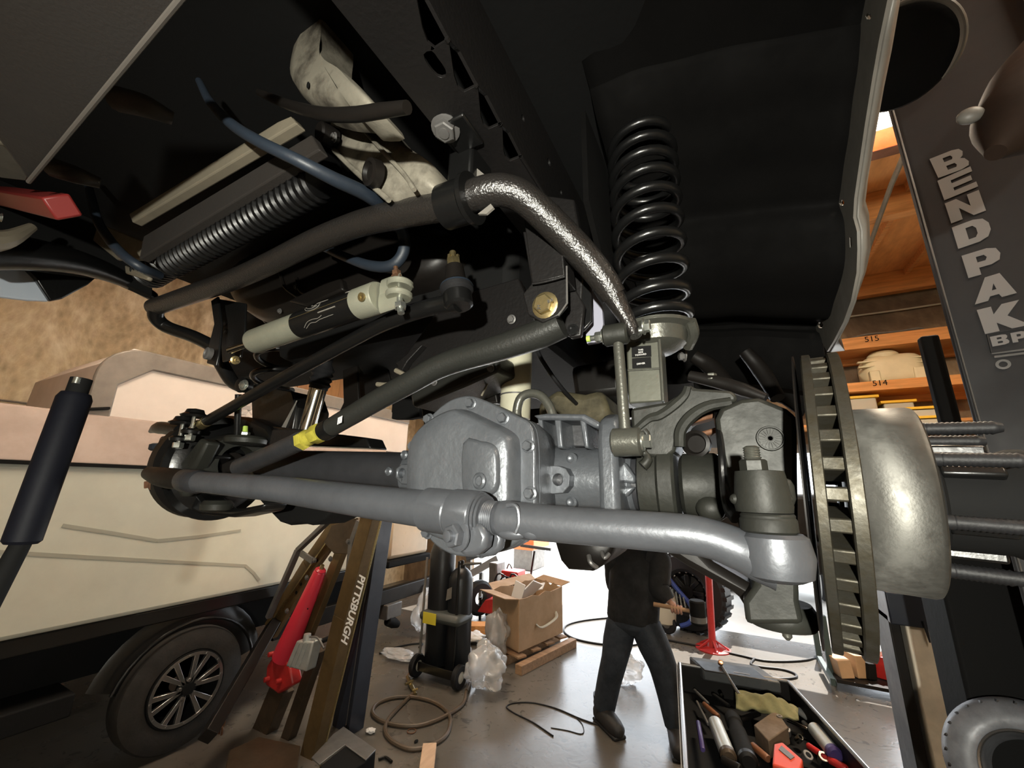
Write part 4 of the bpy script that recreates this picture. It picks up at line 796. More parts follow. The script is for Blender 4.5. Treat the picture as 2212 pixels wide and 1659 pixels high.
pan = thing('truck_floor_pan', 'dark truck floor pan above and behind the axle', 'floor pan', (-.8, 3.3, H+.45))
MB().box2((-1.75, 1.5, H+.50), (.2, 5.4, H+.56)).build('pan_sheet', 'blackm', pan, bev=.01)
for x in (-1.45, -.31): MB().box2((x-.05, 1.5, H+.36), (x+.05, 5.4, H+.50)).build('frame_member', 'frame', pan, bev=.008)
for y in (2.2, 3.4, 4.6): MB().box2((-1.4, y, H+.38), (-.36, y+.08, H+.48)).build('cross_member', 'frame', pan, bev=.008)
# dark engine bay fill: block, crossmember, radiator support
eb = thing('engine_block', 'black engine underside filling the bay above the sway bar', 'engine', (-1.0, .9, H+.55))
MB().box2((-1.9, .15, H+.80), (-.36, 2.4, H+1.25)).build('bay_cover', 'blackm', eb)
MB().box2((-1.3, .75, H+.40), (-.40, 1.9, H+.82)).build('block', 'blackm', eb, bev=.03)
MB().box2((-2.0, .95, H+.46), (-1.1, 1.2, H+.85)).build('block_side', 'blackm', eb, bev=.02)
MB().prism([V((-1.95, .15, H+.80)), V((-1.95, -.5, H+.66)), V((-.36, -.5, H+.66)), V((-.36, .15, H+.80))], (0, 0, .03)).build('front_cover', 'blackm', eb)
MB().box2((-.35, -.5, H+.76), (.25, 2.4, H+.82)).build('hood_underside', 'blackm', label='black hood underside above the wheel well', cat='hood')
for k in range(5):
    a = (1180+k*28, 90+k*26); MB().bar(qy(*a, .62), qy(a[0]+30, a[1]-34, .66), .012, .02).build('dim_bracket', 'frame', eb, bev=.003)
MB().sph(qy(1228, 232, .66), .028, 14, 10, (1.2, .6, .8)).build('hanging_clip', 'skid', label='pale grey clip in the dark beside the frame rail', cat='clip')
# crossmember plates behind the drag link
cm = thing('crossmember', 'dark green black crossmember plate behind the track bar', 'crossmember', (-.55, .85, H+.15))
MB().prism(qs(qy, ((940, 680), (985, 640), (1120, 600), (1160, 700), (1060, 740), (960, 780), (910, 800), (860, 830), (852, 800)), .74), (0, .02, 0)).build('crossmember_plate', 'frame', cm, bev=.003)
MB().prism(qs(qy, ((855, 785), (890, 755), (912, 745), (880, 780), (868, 800)), .72), (0, .02, 0)).build('folded_tab', 'frame', cm, bev=.002)
MB().prism(qs(qy, ((885, 850), (960, 805), (1075, 760), (1078, 800), (1000, 835), (890, 880)), .85), (0, .15, 0)).build('crossmember_tube', 'trackm', cm, bev=.01)
MB().prism(qs(qy, ((730, 780), (860, 770), (1110, 660), (1120, 600), (930, 640), (740, 740)), 1.0), (0, .5, 0)).build('gearbox_shell', 'engine', cm, bev=.02)
MB().tube(spl([qy(855, 800, .70), qy(872, 812, .70), (qy(840, 830, .70)), qy(815, 830, .70)], 4), .006, 8).build('brake_pipe', 'beige', label='short bent pale pipe under the drag link', cat='pipe')
for a, b_ in ((1060, 795), (938, 825), (1105, 690)): MB().bolt(qy(a, b_, .735 if b_ < 700 else .845), (0, -1, -.2), .008, .008).build('plate_bolt', 'steel', cm)
# sheet metal panels and cables hanging left of the differential
hp = thing('heat_shield', 'dark folded heat shield panels left of the differential', 'heat shield', qy(780, 860, 1.0))
MB().prism(qs(qy, ((740, 800), (770, 790), (775, 870), (735, 930), (718, 920), (742, 870)), .92), (0, .01, 0)).build('shield_panel', 'engine', hp, bev=.002)
MB().prism(qs(qy, ((772, 790), (830, 770), (850, 850), (800, 890), (775, 880)), 1.0), (0, .01, 0)).build('shield_panel', 'frame', hp, bev=.002)
MB().prism(qs(qy, ((850, 850), (905, 840), (905, 900), (880, 905), (845, 905)), 1.05), (0, .03, 0)).build('shield_panel', 'blackm', hp, bev=.004)
MB().prism(qs(qy, ((905, 840), (1060, 780), (1075, 870), (960, 880), (915, 920)), 1.0), (0, .03, 0)).build('shield_panel', 'engine', hp, bev=.004)
# pale propeller shaft tube and tan gearbox behind the differential
ps = thing('pale_pipe', 'dirty white upright pipe behind the differential cover', 'pipe', qy(1115, 905, .95))
MB().cyl(qy(1112, 905, .98), qy(1118, 760, .98), .043, n=28).build('pipe_body', mat('dirty_white_paint', (.55, .53, .40), .5, 0, .05, 20, .2, 6), ps); MB().ring(qy(1114, 855, .98), ZA, .0445, .040, -.002, .002).build('pipe_band', 'steel', ps)
gb = thing('gearbox_casting', 'tan mottled gearbox casting behind the axle truss', 'gearbox', qy(1240, 900, 1.1))
MB().prism(qs(qy, ((1160, 870), (1200, 840), (1260, 850), (1300, 840), (1320, 900), (1280, 920), (1160, 915)), 1.10), (0, .25, 0)).build('casting', mat('tan_mottled_casting', (.13, .11, .06), .7, 0, .5, 12, .75, 9), gb, bev=.02)  # noise mottles the tan down to a darker tone
MB().prism(qs(qy, ((1230, 790), (1340, 770), (1345, 850), (1240, 860)), 1.15), (0, .25, 0)).build('casting_top', 'engine', gb, bev=.02)
MB().tube(spl([qy(1150, 700, 1.0), qy(1160, 755, .95), qy(1185, 800, .95), qy(1215, 840, 1.0), qy(1245, 872, 1.10)], 4), .006, 8).build('shift_cable', 'rubber', label='thin black cable crossing in front of the tan gearbox', cat='cable')
MB().tube(spl([qy(1070, 795, .9), qy(1055, 825, .9), qy(1040, 855, .9)], 4), .003, 6).build('thin_wire', 'beige', label='thin pale wire above the differential cover', cat='wire')
# dark block hanging behind the tie rod
ds_ = thing('transfer_case', 'dark cast case hanging below the tie rod before the bright doorway', 'gearbox', qy(1260, 1240, 1.15))
tp = [(1190, 1150), (1335, 1160), (1322, 1195), (1300, 1222), (1280, 1236), (1225, 1232), (1208, 1212), (1198, 1180)]
t1 = qs(qy, tp, 1.05); tcx = sum(t1, V())/len(t1); loft([shrink(t1, tcx, .85), shrink(t1, tcx, .97, .01), shrink(t1, tcx, 1.0, .04), shrink(t1, tcx, .95, .28)]).build('case_body', 'engine', ds_, sm=60)
MB().box2(qy(1215, 1170, 1.16), qy(1295, 905, 1.16)+V((0, .12, 0))).build('case_neck', 'engine', ds_, bev=.02)
MB().tube(spl([qy(1272, 1200, 1.04), qy(1276, 1215, 1.03), qy(1290, 1226, 1.04)], 4), .006, 8).build('case_clip', 'steel', ds_); MB().tube(spl([qy(1300, 1192, 1.04), qy(1306, 1205, 1.03), qy(1316, 1196, 1.04)], 4), .005, 8).build('case_clip', 'steel', ds_)
MB().tube([qy(1010, 1205, .75), qy(1140, 1163, .75)], .006, 8).build('steel_rod', 'tube', label='thin dark rod below the tie rod clamp', cat='rod')
# ------------------------------------------------------------------ cast bracket, hoses, ribbed conduits, skid plate
cs = thing('steering_box', 'dusty cast aluminium steering box with a round black plug', 'steering box', qy(820, 420, .42))
lo_ = spl(qs(qy, ((712, 262), (730, 252), (756, 262), (765, 240), (820, 250), (850, 290), (895, 325), (930, 350), (942, 395), (930, 412), (880, 420), (842, 434), (800, 405), (760, 370), (715, 320)), .42), 3, True)
lc = sum(lo_, V())/len(lo_); loft([shrink(lo_, lc, .2, -.012), shrink(lo_, lc, .75, -.012), shrink(lo_, lc, .93, -.004), shrink(lo_, lc, 1.0, .012), shrink(lo_, lc, 1.0, .07)]).build('lower_casting', 'castalu', cs, sm=50)
up1 = spl(qs(qy, ((625, 165), (628, 120), (645, 60), (668, 25), (700, 20), (705, 60), (700, 110), (715, 140), (755, 165), (780, 190), (812, 232), (765, 240), (752, 225), (700, 222), (650, 205)), .31), 3, True)
uc = sum(up1, V())/len(up1); loft([shrink(up1, uc, .2, -.01), shrink(up1, uc, .7, -.01), shrink(up1, uc, .92, -.003), shrink(up1, uc, 1.0, .012), shrink(up1, uc, 1.0, .06)]).build('upper_casting', 'castalu', cs, sm=50)
MB().tube(spl(qs(qy, ((722, 325), (770, 372), (812, 408), (840, 432)), .408), 4), .005, 8).build('cast_ridge', 'castalu', cs); MB().tube(spl(qs(qy, ((790, 285), (830, 330), (872, 375), (895, 410)), .402), 4), .004, 8).build('cast_ridge', 'castalu', cs)
pgc = qy(815, 378, .40); pa = V((-.25, -1, -.25)).normalized()
MB().lathe2(pgc, pa, [(0, .0), (0, .024), (.016, .023), (.018, .016), (.012, .013), (.012, 0)], 24).build('round_plug', 'engine', cs)
MB().lathe(qy(725, 300, .405), pa, [(0, .020), (.03, .02), (.034, .016), (.034, 0)], 18).build('mount_bush', 'engine', cs); MB().bolt(qy(723, 297, .385), pa, .007, .006).build('mount_bolt', 'steel', cs)
MB().lathe(qy(666, 184, .299), pa, [(0, .005), (.001, .005), (.001, 0)], 10).build('small_hole', 'blackm', cs)
MB().tube(spl(qs(qy, ((560, 200), (620, 225), (690, 245), (760, 248), (820, 240), (880, 232)), .285), 5), [.006, .008, .0095, .010, .0095, .008], 14).build('rubber_pipe', 'engine', label='dark brown pipe crossing the aluminium steering box', cat='pipe')
# blue hoses
MB().tube(spl([qy(430, 175, .24), qy(455, 222, .25), qy(500, 268, .255), qy(560, 306, .27), qy(640, 345, .30), qy(720, 386, .35), qy(800, 425, .42), qy(850, 470, .50), qy(872, 510, .55), qy(870, 548, .56), (qy(845, 574, .56)), qy(800, 574, .56), qy(745, 555, .56), qy(700, 535, .58)], 6), [.006, .008, .009, .0095, .010, .0115, .013, .0125, .0125, .0125, .0125, .012, .011, .010], 14).build('blue_hose', 'bluehose', label='blue hose dropping past the steering box and looping under the sway bar', cat='hose')
MB().tube(spl([qy(188, 385, .25), qy(198, 430, .26), qy(215, 485, .275), qy(255, 540, .30), (qy(300, 575, .33)), qy(345, 595, .38)], 6), [.008, .0095, .0105, .011, .010], 12).build('blue_hose', 'bluehose', label='blue hose at the far left beside the red tow hook', cat='hose')
# ribbed conduits and radiator support strips
def ribbed(name, a, b, r, n, lab, m='rubber'):
    d = b-a; P = []; R_ = []
    for i in range(n*4+1): P.append(a+d*(i/(n*4))); R_.append(r*(1.0 if i % 4 in (1, 2) else .86))
    return MB().tube(P, R_, 18).build(name, m, label=lab, cat='conduit', sm=25)
ribbed('ribbed_conduit', qy(322, 590, .42), qy(705, 345, .42), .045, 46, 'large ribbed black conduit running along above the sway bar', 'conduitm')
ribbed('ribbed_conduit', qy(372, 570, .385), qy(690, 395, .385), .034, 30, 'smaller ribbed black conduit just above the sway bar', 'conduitm')
for pts, Y, m, nm, lab in ((((285, 480), (640, 265), (628, 250), (600, 262), (278, 462)), .31, 'beige', 'support_strip', 'faded beige strip behind the ribbed conduits'), (((300, 560), (690, 322), (672, 290), (310, 510)), .335, 'skid', 'support_strip', 'dim brown strip under the beige strip')):
    MB().prism(qs(qy, pts, Y), (0, .02, 0)).build(nm, m, label=lab, cat='strip', sm=0, bev=.003)
MB().prism(qs(qy, ((190, 495), (210, 480), (308, 520), (318, 545), (312, 560), (250, 560), (200, 520)), .36), (0, .012, 0)).build('beige_bracket', 'beige', label='beige plastic tab beside the far left blue hose', cat='tab', bev=.004)
MB().prism(qs(qy, ((268, 572), (320, 597), (316, 605), (270, 590)), .38), (0, .012, 0)).build('beige_bracket', 'beige', label='small beige tab above the tip of the sway bar', cat='tab', bev=.004)
# skid plate
skp = thing('skid_plate', 'flat brown grey plate covering the upper left corner', 'plate', qz(150, 150, H+.5))
MB().prism([qz(a, b, H+.5) for a, b in ((-160, -60), (420, -40), (390, 0), (230, 195), (62, 392), (40, 362), (-60, 225))], (0, 0, .012)).build('plate_sheet', 'skid', skp, bev=.004)
MB().tube([qz(405, -20, H+.497), qz(62, 393, H+.497)], .0035, 8).build('plate_edge', mat('plate_edge_grey', (.085, .075, .065), .6), skp)
MB().tube([qz(0, 255, H+.55), qz(80, 345, H+.55)], .012, 8).build('plate_flange', 'steel', skp)
MB().prism([qz(a, b, H+.53) for a, b in ((-80, 160), (0, 235), (78, 335), (60, 392), (0, 385), (-80, 320))], (0, 0, .02)).build('plate_bracket', mat('grey_olive_bracket', (.06, .055, .045), .55, 0, .2, 30, .3, 8), skp, bev=.003)
for a, b_ in ((315, 230), (165, 378)):
    c = qz(a, b_, H+.56); MB().tube(spl([c+V((-.05, -.02, .02)), c, c+V((.012, .03, .0))], 4), [.018, .016, .010], 12).build('tow_eye', 'skid', skp)
MB().sph(qz(2, 300, H+.52), .012, 10, 8, (1.4, 1, .6)).build('pale_chip', 'beige', skp)
# tow hook
tw = thing('tow_hook', 'red tow hook at the left edge under the plate', 'tow hook', qy(60, 470, .165))
MB().tube(spl([qy(-40, 418, .155), qy(10, 424, .16), qy(70, 435, .165), qy(136, 447, .17)], 5), [.026, .028, .028, .028], 4, up=ZA).build('hook_bar', 'darkred', tw, sm=20, bev=.004)
MB().bolt(qy(4, 470, .145), (0, -1, -.2), .007, .006).build('hook_bolt', 'zinc', tw)
# far bumper corner: black beam, bluish white panel
bm_ = thing('bumper_corner', 'black bumper beam with a bluish white panel at the left edge', 'bumper', qx(60, 640, -1.75))
MB().tube(spl([qx(-60, 540, -1.60), qx(60, 548, -1.62), qx(180, 570, -1.66), qx(270, 605, -1.72), qx(330, 640, -1.78)], 6), [.05, .045, .035, .025, .018], 14).build('bumper_beam', 'black', bm_)
MB().prism(qs(qx, ((-40, 560), (40, 562), (75, 600), (108, 650), (60, 648), (-40, 636)), -1.80), (-.02, 0, 0)).build('white_panel', 'bumper', bm_, bev=.004)
MB().prism(qs(qx, ((30, 556), (225, 585), (190, 615), (135, 645), (108, 650), (75, 600)), -1.78), (-.02, 0, 0)).build('black_panel', 'black', bm_, bev=.004)
MB().prism(qs(qx, ((-80, 380), (140, 400), (330, 590), (330, 640), (240, 600), (-80, 560)), -1.70), (-.04, 0, 0)).build('inner_panel', 'blackm', bm_, bev=.004)
MB().tube(spl([qx(-30, 520, -1.5), qx(20, 515, -1.5), qx(70, 490, -1.52)], 4), [.03, .02, .01], 10).build('pale_tube', 'beige', bm_)
# loose black damper strut standing at the left edge
ls = thing('loose_damper', 'out of focus black tubular strut crossing the left edge', 'damper', qx(-10, 1330, -1.3))
d0, d1, d2, d3 = qx(-40, 1330, -1.3), qx(45, 1175, -1.3), qx(165, 850, -1.3), qx(186, 812, -1.3); dd = (d2-d1).normalized()
MB().tube([d1, d1+dd*.006, d2-dd*.012, d2], [.024, .029, .030, .025], 28).build('strut_body', mat('strut_blue_black', (.005, .0055, .009), .6, 0, .1, 80, spec=.15), ls)
MB().tube([d2, d2+dd*.035], .019, 20).build('strut_neck', 'blackm', ls); MB().cyl(d2+dd*.02+V((.014, -.01, 0)), d2+dd*.034+V((.014, -.01, 0)), .007, n=12).build('bright_chip', 'zinc', ls)
MB().tube([d1, d0], [.016, .019], 20).build('strut_rod', 'blackm', ls)
# ================================================================== LIFT POST
def qpl(px, py, p0, n): d = cray(px, py); return CAMP+d*((V(p0)-CAMP).dot(n)/d.dot(n))
PE = V((.927, -.375, 0)).normalized(); PN = V((-.375, -.927, 0)).normalized(); PP = V((.63, 1.6, 0))
post = thing('lift_post', 'slate grey lift post with large pale lettering at the right', 'lift post', PP)
def pp(s, z, d=0): return PP+PE*s+ZA*z-PN*d
MB().add([pp(0, 0), pp(.34, 0), pp(.34, 4.3), pp(0, 4.3), pp(0, 0, .13), pp(.34, 0, .13), pp(.34, 4.3, .13), pp(0, 4.3, .13)], [[0, 1, 2, 3], [5, 4, 7, 6], [4, 0, 3, 7], [1, 5, 6, 2], [3, 2, 6, 7], [4, 5, 1, 0]]).build('post_column', 'slate', post, sm=0, bev=.006)
MB().add([pp(.325, .5, -.03), pp(.36, .5, -.03), pp(.36, 4.2, -.03), pp(.325, 4.2, -.03), pp(.325, .5, .05), pp(.36, .5, .05), pp(.36, 4.2, .05), pp(.325, 4.2, .05)], [[0, 1, 2, 3], [5, 4, 7, 6], [4, 0, 3, 7], [1, 5, 6, 2], [3, 2, 6, 7], [4, 5, 1, 0]]).build('post_flange', 'cream', post, sm=0, bev=.003)
GL = {  # heavy extended capitals on a 1 x 1 cell: outer loop, holes
 'B': ([(0, 0), (.72, 0), (.95, .08), (1, .25), (.93, .45), (.82, .52), (.92, .6), (.97, .78), (.9, .94), (.7, 1), (0, 1)], [[(.36, .2), (.36, .4), (.62, .4), (.66, .3), (.62, .2)], [(.36, .6), (.36, .8), (.6, .8), (.64, .7), (.6, .6)]]),
 'E': ([(0, 0), (1, 0), (1, .24), (.36, .24), (.36, .39), (.92, .39), (.92, .61), (.36, .61), (.36, .76), (1, .76), (1, 1), (0, 1)], []),
 'N': ([(0, 0), (.34, 0), (.34, .55), (.66, 0), (1, 0), (1, 1), (.66, 1), (.66, .45), (.34, 1), (0, 1)], []),
 'D': ([(0, 0), (.62, 0), (.88, .1), (1, .35), (1, .65), (.88, .9), (.62, 1), (0, 1)], [[(.36, .24), (.36, .76), (.56, .76), (.64, .62), (.64, .38), (.56, .24)]]),
 'P': ([(0, 0), (.36, 0), (.36, .3), (.7, .3), (.93, .4), (1, .65), (.93, .9), (.7, 1), (0, 1)], [[(.36, .53), (.36, .77), (.58, .77), (.64, .65), (.58, .53)]]),
 'A': ([(0, 0), (.34, 0), (.4, .16), (.62, .16), (.68, 0), (1.04, 0), (.70, 1), (.33, 1)], [[(.46, .38), (.52, .66), (.58, .38)]]),
 'K': ([(0, 0), (.36, 0), (.36, .34), (.66, 0), (1.08, 0), (.66, .52), (1.04, 1), (.62, 1), (.36, .68), (.36, 1), (0, 1)], []),
}
def glyph(ch, a, b, c, parent):   # a: lower-left, b: lower-right, c: upper-left pixel of the cell on the post face
    A_, B_, C_ = (qpl(*q, PP+PN*.001, PN) for q in (a, b, c)); ex, ey = B_-A_, C_-A_; o, hs_ = GL[ch]
    f_ = lambda q: A_+ex*q[0]+ey*q[1]
    MB().plate([f_(q) for q in o], [[f_(q) for q in h] for h in hs_], PN*.0015).build('letter', 'lettering', parent, sm=0)
for ch, a, b, c in (('B', (2027, 385), (2098, 359), (2008, 344)), ('E', (2040, 433), (2113, 403), (2025, 391)), ('N', (2055, 483), (2130, 455), (2041, 440)), ('D', (2070, 538), (2146, 512), (2056, 492)), ('P', (2092, 601), (2172, 579), (2077, 553)), ('A', (2106, 658), (2193, 634), (2100, 608)), ('K', (2128, 722), (2218, 703), (2110, 670))):
    glyph(ch, a, b, c, post)
# small emblem: outlined badge with B P, underline bars and a round mark
bd_ = [qpl(a, b, PP+PN*.001, PN) for a, b in ((2132, 722), (2230, 706), (2238, 748), (2142, 762))]
for i in range(4): MB().bar(bd_[i], bd_[(i+1) % 4], .003, .003).build('badge_outline', 'slate', post, sm=0)
glyph('B', (2144, 749), (2182, 742), (2138, 728), post); glyph('P', (2188, 741), (2222, 735), (2182, 720), post)
for a, b, c, d in ((2142, 763, 2236, 752), (2148, 771, 2238, 760)): MB().bar(qpl(a, b, PP+PN*.001, PN), qpl(c, d, PP+PN*.001, PN), .006, .002, PN).build('badge_bar', 'slate2' if 'slate2' in M else 'steel', post, sm=0)
MB().lathe2(qpl(2167, 787, PP+PN*.001, PN), PN, [(0, .008), (0, .014), (.001, .014), (.001, .008)], 20).build('round_mark', 'steel', post)
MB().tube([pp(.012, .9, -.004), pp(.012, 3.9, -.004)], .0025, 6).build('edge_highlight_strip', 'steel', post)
# lift carriage and white scuffed column at the lower right
ca0 = qy(2040, 1290, 1.75); 
lc_ = thing('lift_carriage', 'black lift carriage block beneath the wheel hub at the right', 'carriage', (ca0.x+.25, 1.85, .35))
MB().box2((ca0.x, 1.75, .62), (ca0.x+.26, 1.95, H-.02)).build('carriage_block', 'blackm', lc_, bev=.01)
MB().box2((qy(2012, 820, 1.9).x, 1.9, H+.10), (qy(2056, 820, 1.9).x, 1.94, H+.56)).build('carriage_slider', 'blackm', lc_, bev=.008)
MB().box2((ca0.x+.05, 1.80, 0), (ca0.x+.22, 1.92, .63)).build('carriage_foot', 'blackm', lc_, bev=.01)
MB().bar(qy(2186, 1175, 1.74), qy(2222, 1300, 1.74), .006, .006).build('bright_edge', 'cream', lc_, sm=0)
wx0, wx1 = qy(1966, 1400, 2.5).x, qy(2066, 1400, 2.5).x
wp = thing('scuffed_column', 'scuffed white steel column below the brake disc with dark drips at its top', 'column', ((wx0+wx1)/2, 2.6, 0))
wtop = qy(2000, 1286, 2.5).z
MB().box2((wx0, 2.5, 0), (wx1, 2.75, wtop-.10)).build('column_body', 'whitepost', wp, bev=.006)
MB().box2((wx0-.05, 2.49, wtop-.13), (wx1+.005, 2.76, wtop)).build('column_cap', 'navy', wp, bev=.006)
MB().box2((wx0-.05, 2.52, 0), (wx0-.012, 2.74, wtop-.1)).build('column_rail', 'engine', wp, bev=.004)
for k in range(4): MB().tube([V((wx0+.06+.06*k, 2.488, wtop-.10)), V((wx0+.065+.06*k, 2.488, wtop-.18-.03*(k % 2)))], [.008, .003], 6).build('drip', 'navy', wp)
MB().bar((wx0+.14, 2.497, 0), (wx0+.14, 2.497, wtop-.16), .004, .004).build('column_seam', 'tarp', wp, sm=0)
# ================================================================== TRAILER
TX = -3.75
tra = thing('camper_trailer', 'cream folding camper trailer parked along the stained wall', 'trailer', (TX, 2.0, 0))
b0, b1 = qx(-250, 1350, TX), qx(600, 1264, TX); zb_ = b1.z; zt_ = qx(150, 1003, TX).z; yE = qx(838, 1180, TX).y
def trside(u, v):
    y = -1.6+(yE+1.6)*u; z = zb_+(zt_-zb_)*v
    return V((TX+.03*math.sin(v*math.pi)-.0, y, z))
MB().box2((TX-1.9, -1.6, zb_), (TX, yE, zt_)).build('lower_body', 'trailer', tra, bev=.03)
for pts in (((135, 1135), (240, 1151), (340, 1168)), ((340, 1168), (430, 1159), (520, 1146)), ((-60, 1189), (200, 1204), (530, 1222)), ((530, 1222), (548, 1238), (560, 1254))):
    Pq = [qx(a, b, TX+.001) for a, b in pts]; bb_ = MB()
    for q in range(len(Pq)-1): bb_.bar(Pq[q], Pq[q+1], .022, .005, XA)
    bb_.build('crease_shade_strip', mat('crease_shade', (.33, .32, .26), .6), tra)  # crease shading put into the darker colour of thin strips
MB().box2((TX-.05, -1.6, zt_-.012), (TX+.02, yE, zt_+.012)).build('body_stripe', 'blackm', tra)
z2 = qx(150, 887, TX-.18).z
MB().add([V((TX, -1.6, zt_)), V((TX, yE, zt_)), V((TX-.18, yE, z2)), V((TX-.18, -1.6, z2)), V((TX-1.7, -1.6, zt_)), V((TX-1.7, yE, zt_)), V((TX-1.7, yE, z2)), V((TX-1.7, -1.6, z2))], [[0, 1, 2, 3], [5, 4, 7, 6], [4, 0, 3, 7], [1, 5, 6, 2], [3, 2, 6, 7], [4, 5, 1, 0]]).build('fabric_band', 'tarp', tra, sm=0, bev=.02)
UX = TX-.20; yu0 = qx(205, 800, UX).y; zu = qx(270, 748, UX).z
upp = MB().prism([V((UX, yu0, z2-.02)), V((UX, yu0+.02, zu-.16)), V((UX, yu0+.18, zu)), V((UX, yE+.4, zu)), V((UX, yE+.4, z2-.02))], (-1.4, 0, 0)).build('upper_panel', 'panel', tra, bev=.006)
tw_ = .14; R1 = .26
def rr(o, R_): return [V((UX+.02, yu0+o+R_*(1-math.cos(t)), zu-o-R_*(1-math.sin(t)))) for t in [math.pi/2*i/8 for i in range(9)]]
ou = [V((UX+.02, yu0, z2-.03))]+rr(0, R1)+[V((UX+.02, yE+.4, zu))]; inn = [V((UX+.02, yE+.4, zu-tw_)), V((UX+.02, yu0+R1+.06, zu-tw_)), V((UX+.02, yu0+tw_, zu-R1-.04)), V((UX+.02, yu0+tw_, z2-.03))]
MB().prism(ou+inn, (-.03, 0, 0)).build('upper_trim', 'trim', tra, bev=.01)
MB().bar(qx(192, 884, UX+.02), qx(236, 882, UX+.02), .05, .02).build('latch', 'blackm', tra, bev=.005)
g0 = qx(505, 885, TX-.14)
MB().prism(qs(qx, ((505, 868), (522, 865), (548, 872), (566, 872), (575, 868), (560, 862), (540, 864)), TX-.165), (.004, 0, 0)).build('swoosh_print', 'print_', tra, sm=0)
MB().prism(qs(qx, ((512, 872), (540, 878), (541, 886), (525, 884), (516, 880)), TX-.150), (.004, 0, 0)).build('swoosh_print', 'print_', tra, sm=0)
text('script_print', 'RAX', .12, 'print_', qx(486, 893, TX-.135), V((0, 1, .1)), V((-.5, 0, 1)), tra, .001, shear=.3)
# sill, fender, chassis
MB().box2((TX-1.85, -1.6, zb_-.10), (TX-.02, yE, zb_)).build('sill', 'black', tra, bev=.01)
MB().box2((TX-1.7, -1.6, zb_-.42), (TX-.35, yE-.1, zb_-.1)).build('underbody', 'blackm', tra)
wc = qx(405, 1487, TX+.02); wr = wc.z
fp_ = [V((TX-.02, wc.y+math.cos(t)*(wr+.06), wc.z+math.sin(t)*(wr+.05))) for t in [math.pi*(.06+.86*i/16) for i in range(17)]]
MB().tube([p+V((-.06, 0, 0)) for p in fp_], .11, 8, flat=.18, up=XA).build('wheel_fender', 'black', tra)
MB().tube([p+V((.03, 0, 0)) for p in fp_], .012, 8).build('fender_lip', 'black', tra)
MB().box2((TX-.4, -1.6, wc.z+.05), (TX-.06, wc.y-wr-.2, wc.z+.18)).build('step_rail', 'blackm', tra, bev=.01)
for a, b_ in ((250, 1325), (290, 1330)): MB().box(qx(a, b_, TX-.10), (.02, .06, .08)).build('light_gap', 'steel', tra, sm=0)
wh = MB().lathe2((wc.x-.20, wc.y, wc.z), XA, [(0, wr*.58), (0, wr*.82), (.02, wr*.95), (.05, wr*.985), (.15, wr*.985), (.18, wr*.95), (.20, wr*.80), (.195, wr*.62), (.17, wr*.58)], 56).build('tyre', 'tyre', tra)
MB().lathe2((wc.x-.16, wc.y, wc.z), XA, [(0, .05), (0, wr*.5), (.12, wr*.57), (.165, wr*.58), (.165, wr*.60), (.0, wr*.6)], 48).build('rim_barrel', 'blackm', tra)
MB().lathe2((wc.x+.0, wc.y, wc.z), XA, [(0, wr*.525), (0, wr*.585), (.008, wr*.58), (.008, wr*.53)], 48).build('rim_ring', 'alloy', tra)
for k in range(6):
    a = k*math.pi/3+.2; f2 = lambda r, t, dx=0: V((wc.x-.012+dx, wc.y+math.cos(t)*r, wc.z+math.sin(t)*r))
    for s_ in (-1, 1): MB().bar(f2(wr*.10, a), f2(wr*.55, a+s_*.21), wr*.06, .03, XA, wr*.085).build('rim_spoke', 'alloy', tra, bev=.003)
for k in range(12):
    a = k*math.pi/6+.1; MB().lathe(V((wc.x+.008, wc.y+math.cos(a)*wr*.553, wc.z+math.sin(a)*wr*.553)), XA, [(0, .010), (.004, .010), (.004, 0)], 8).build('rim_bolt', 'alloy', tra)
MB().lathe((wc.x-.03, wc.y, wc.z), XA, [(0, wr*.17), (.02, wr*.17), (.028, wr*.1), (.05, wr*.1), (.055, 0)], 24).build('hub_cap', 'blackm', tra)
for k in range(5):
    a = k*2*math.pi/5+.4; MB().hexn((wc.x-.012, wc.y+math.cos(a)*wr*.14, wc.z+math.sin(a)*wr*.14), XA, .014, .03).build('wheel_nut', 'alloy', tra)
# trailer nose: wrapped panel, frame beam, coupler
MB().box2((TX-1.5, yE, zb_+.02), (TX+.02, yE+.75, zt_-.3)).build('wrapped_nose', mat('plastic_wrapped_tan', (.52, .42, .30), .3, 0, .5, 5, .15, 3, coat=.5), tra, bev=.05)
MB().box2((TX-1.5, yE, zb_-.07), (TX+.03, yE+.8, zb_+.02)).build('nose_sill', 'blackm', tra, bev=.02)
MB().box2((TX-.12, wc.y+wr+.25, .52), (TX-.03, yE+1.6, .68)).build('frame_beam', 'engine', tra, bev=.008)
MB().box2((TX-.10, yE+.05, .36), (TX+.03, yE+.3, .52)).build('jack_box', 'steel', tra, bev=.01)
MB().tube([V((TX, yE+.1, .34)), V((TX, yE+.2, .30)), V((TX, yE+.28, .26))], [.05, .06, .04], 12).build('coupler', 'blackm', tra)
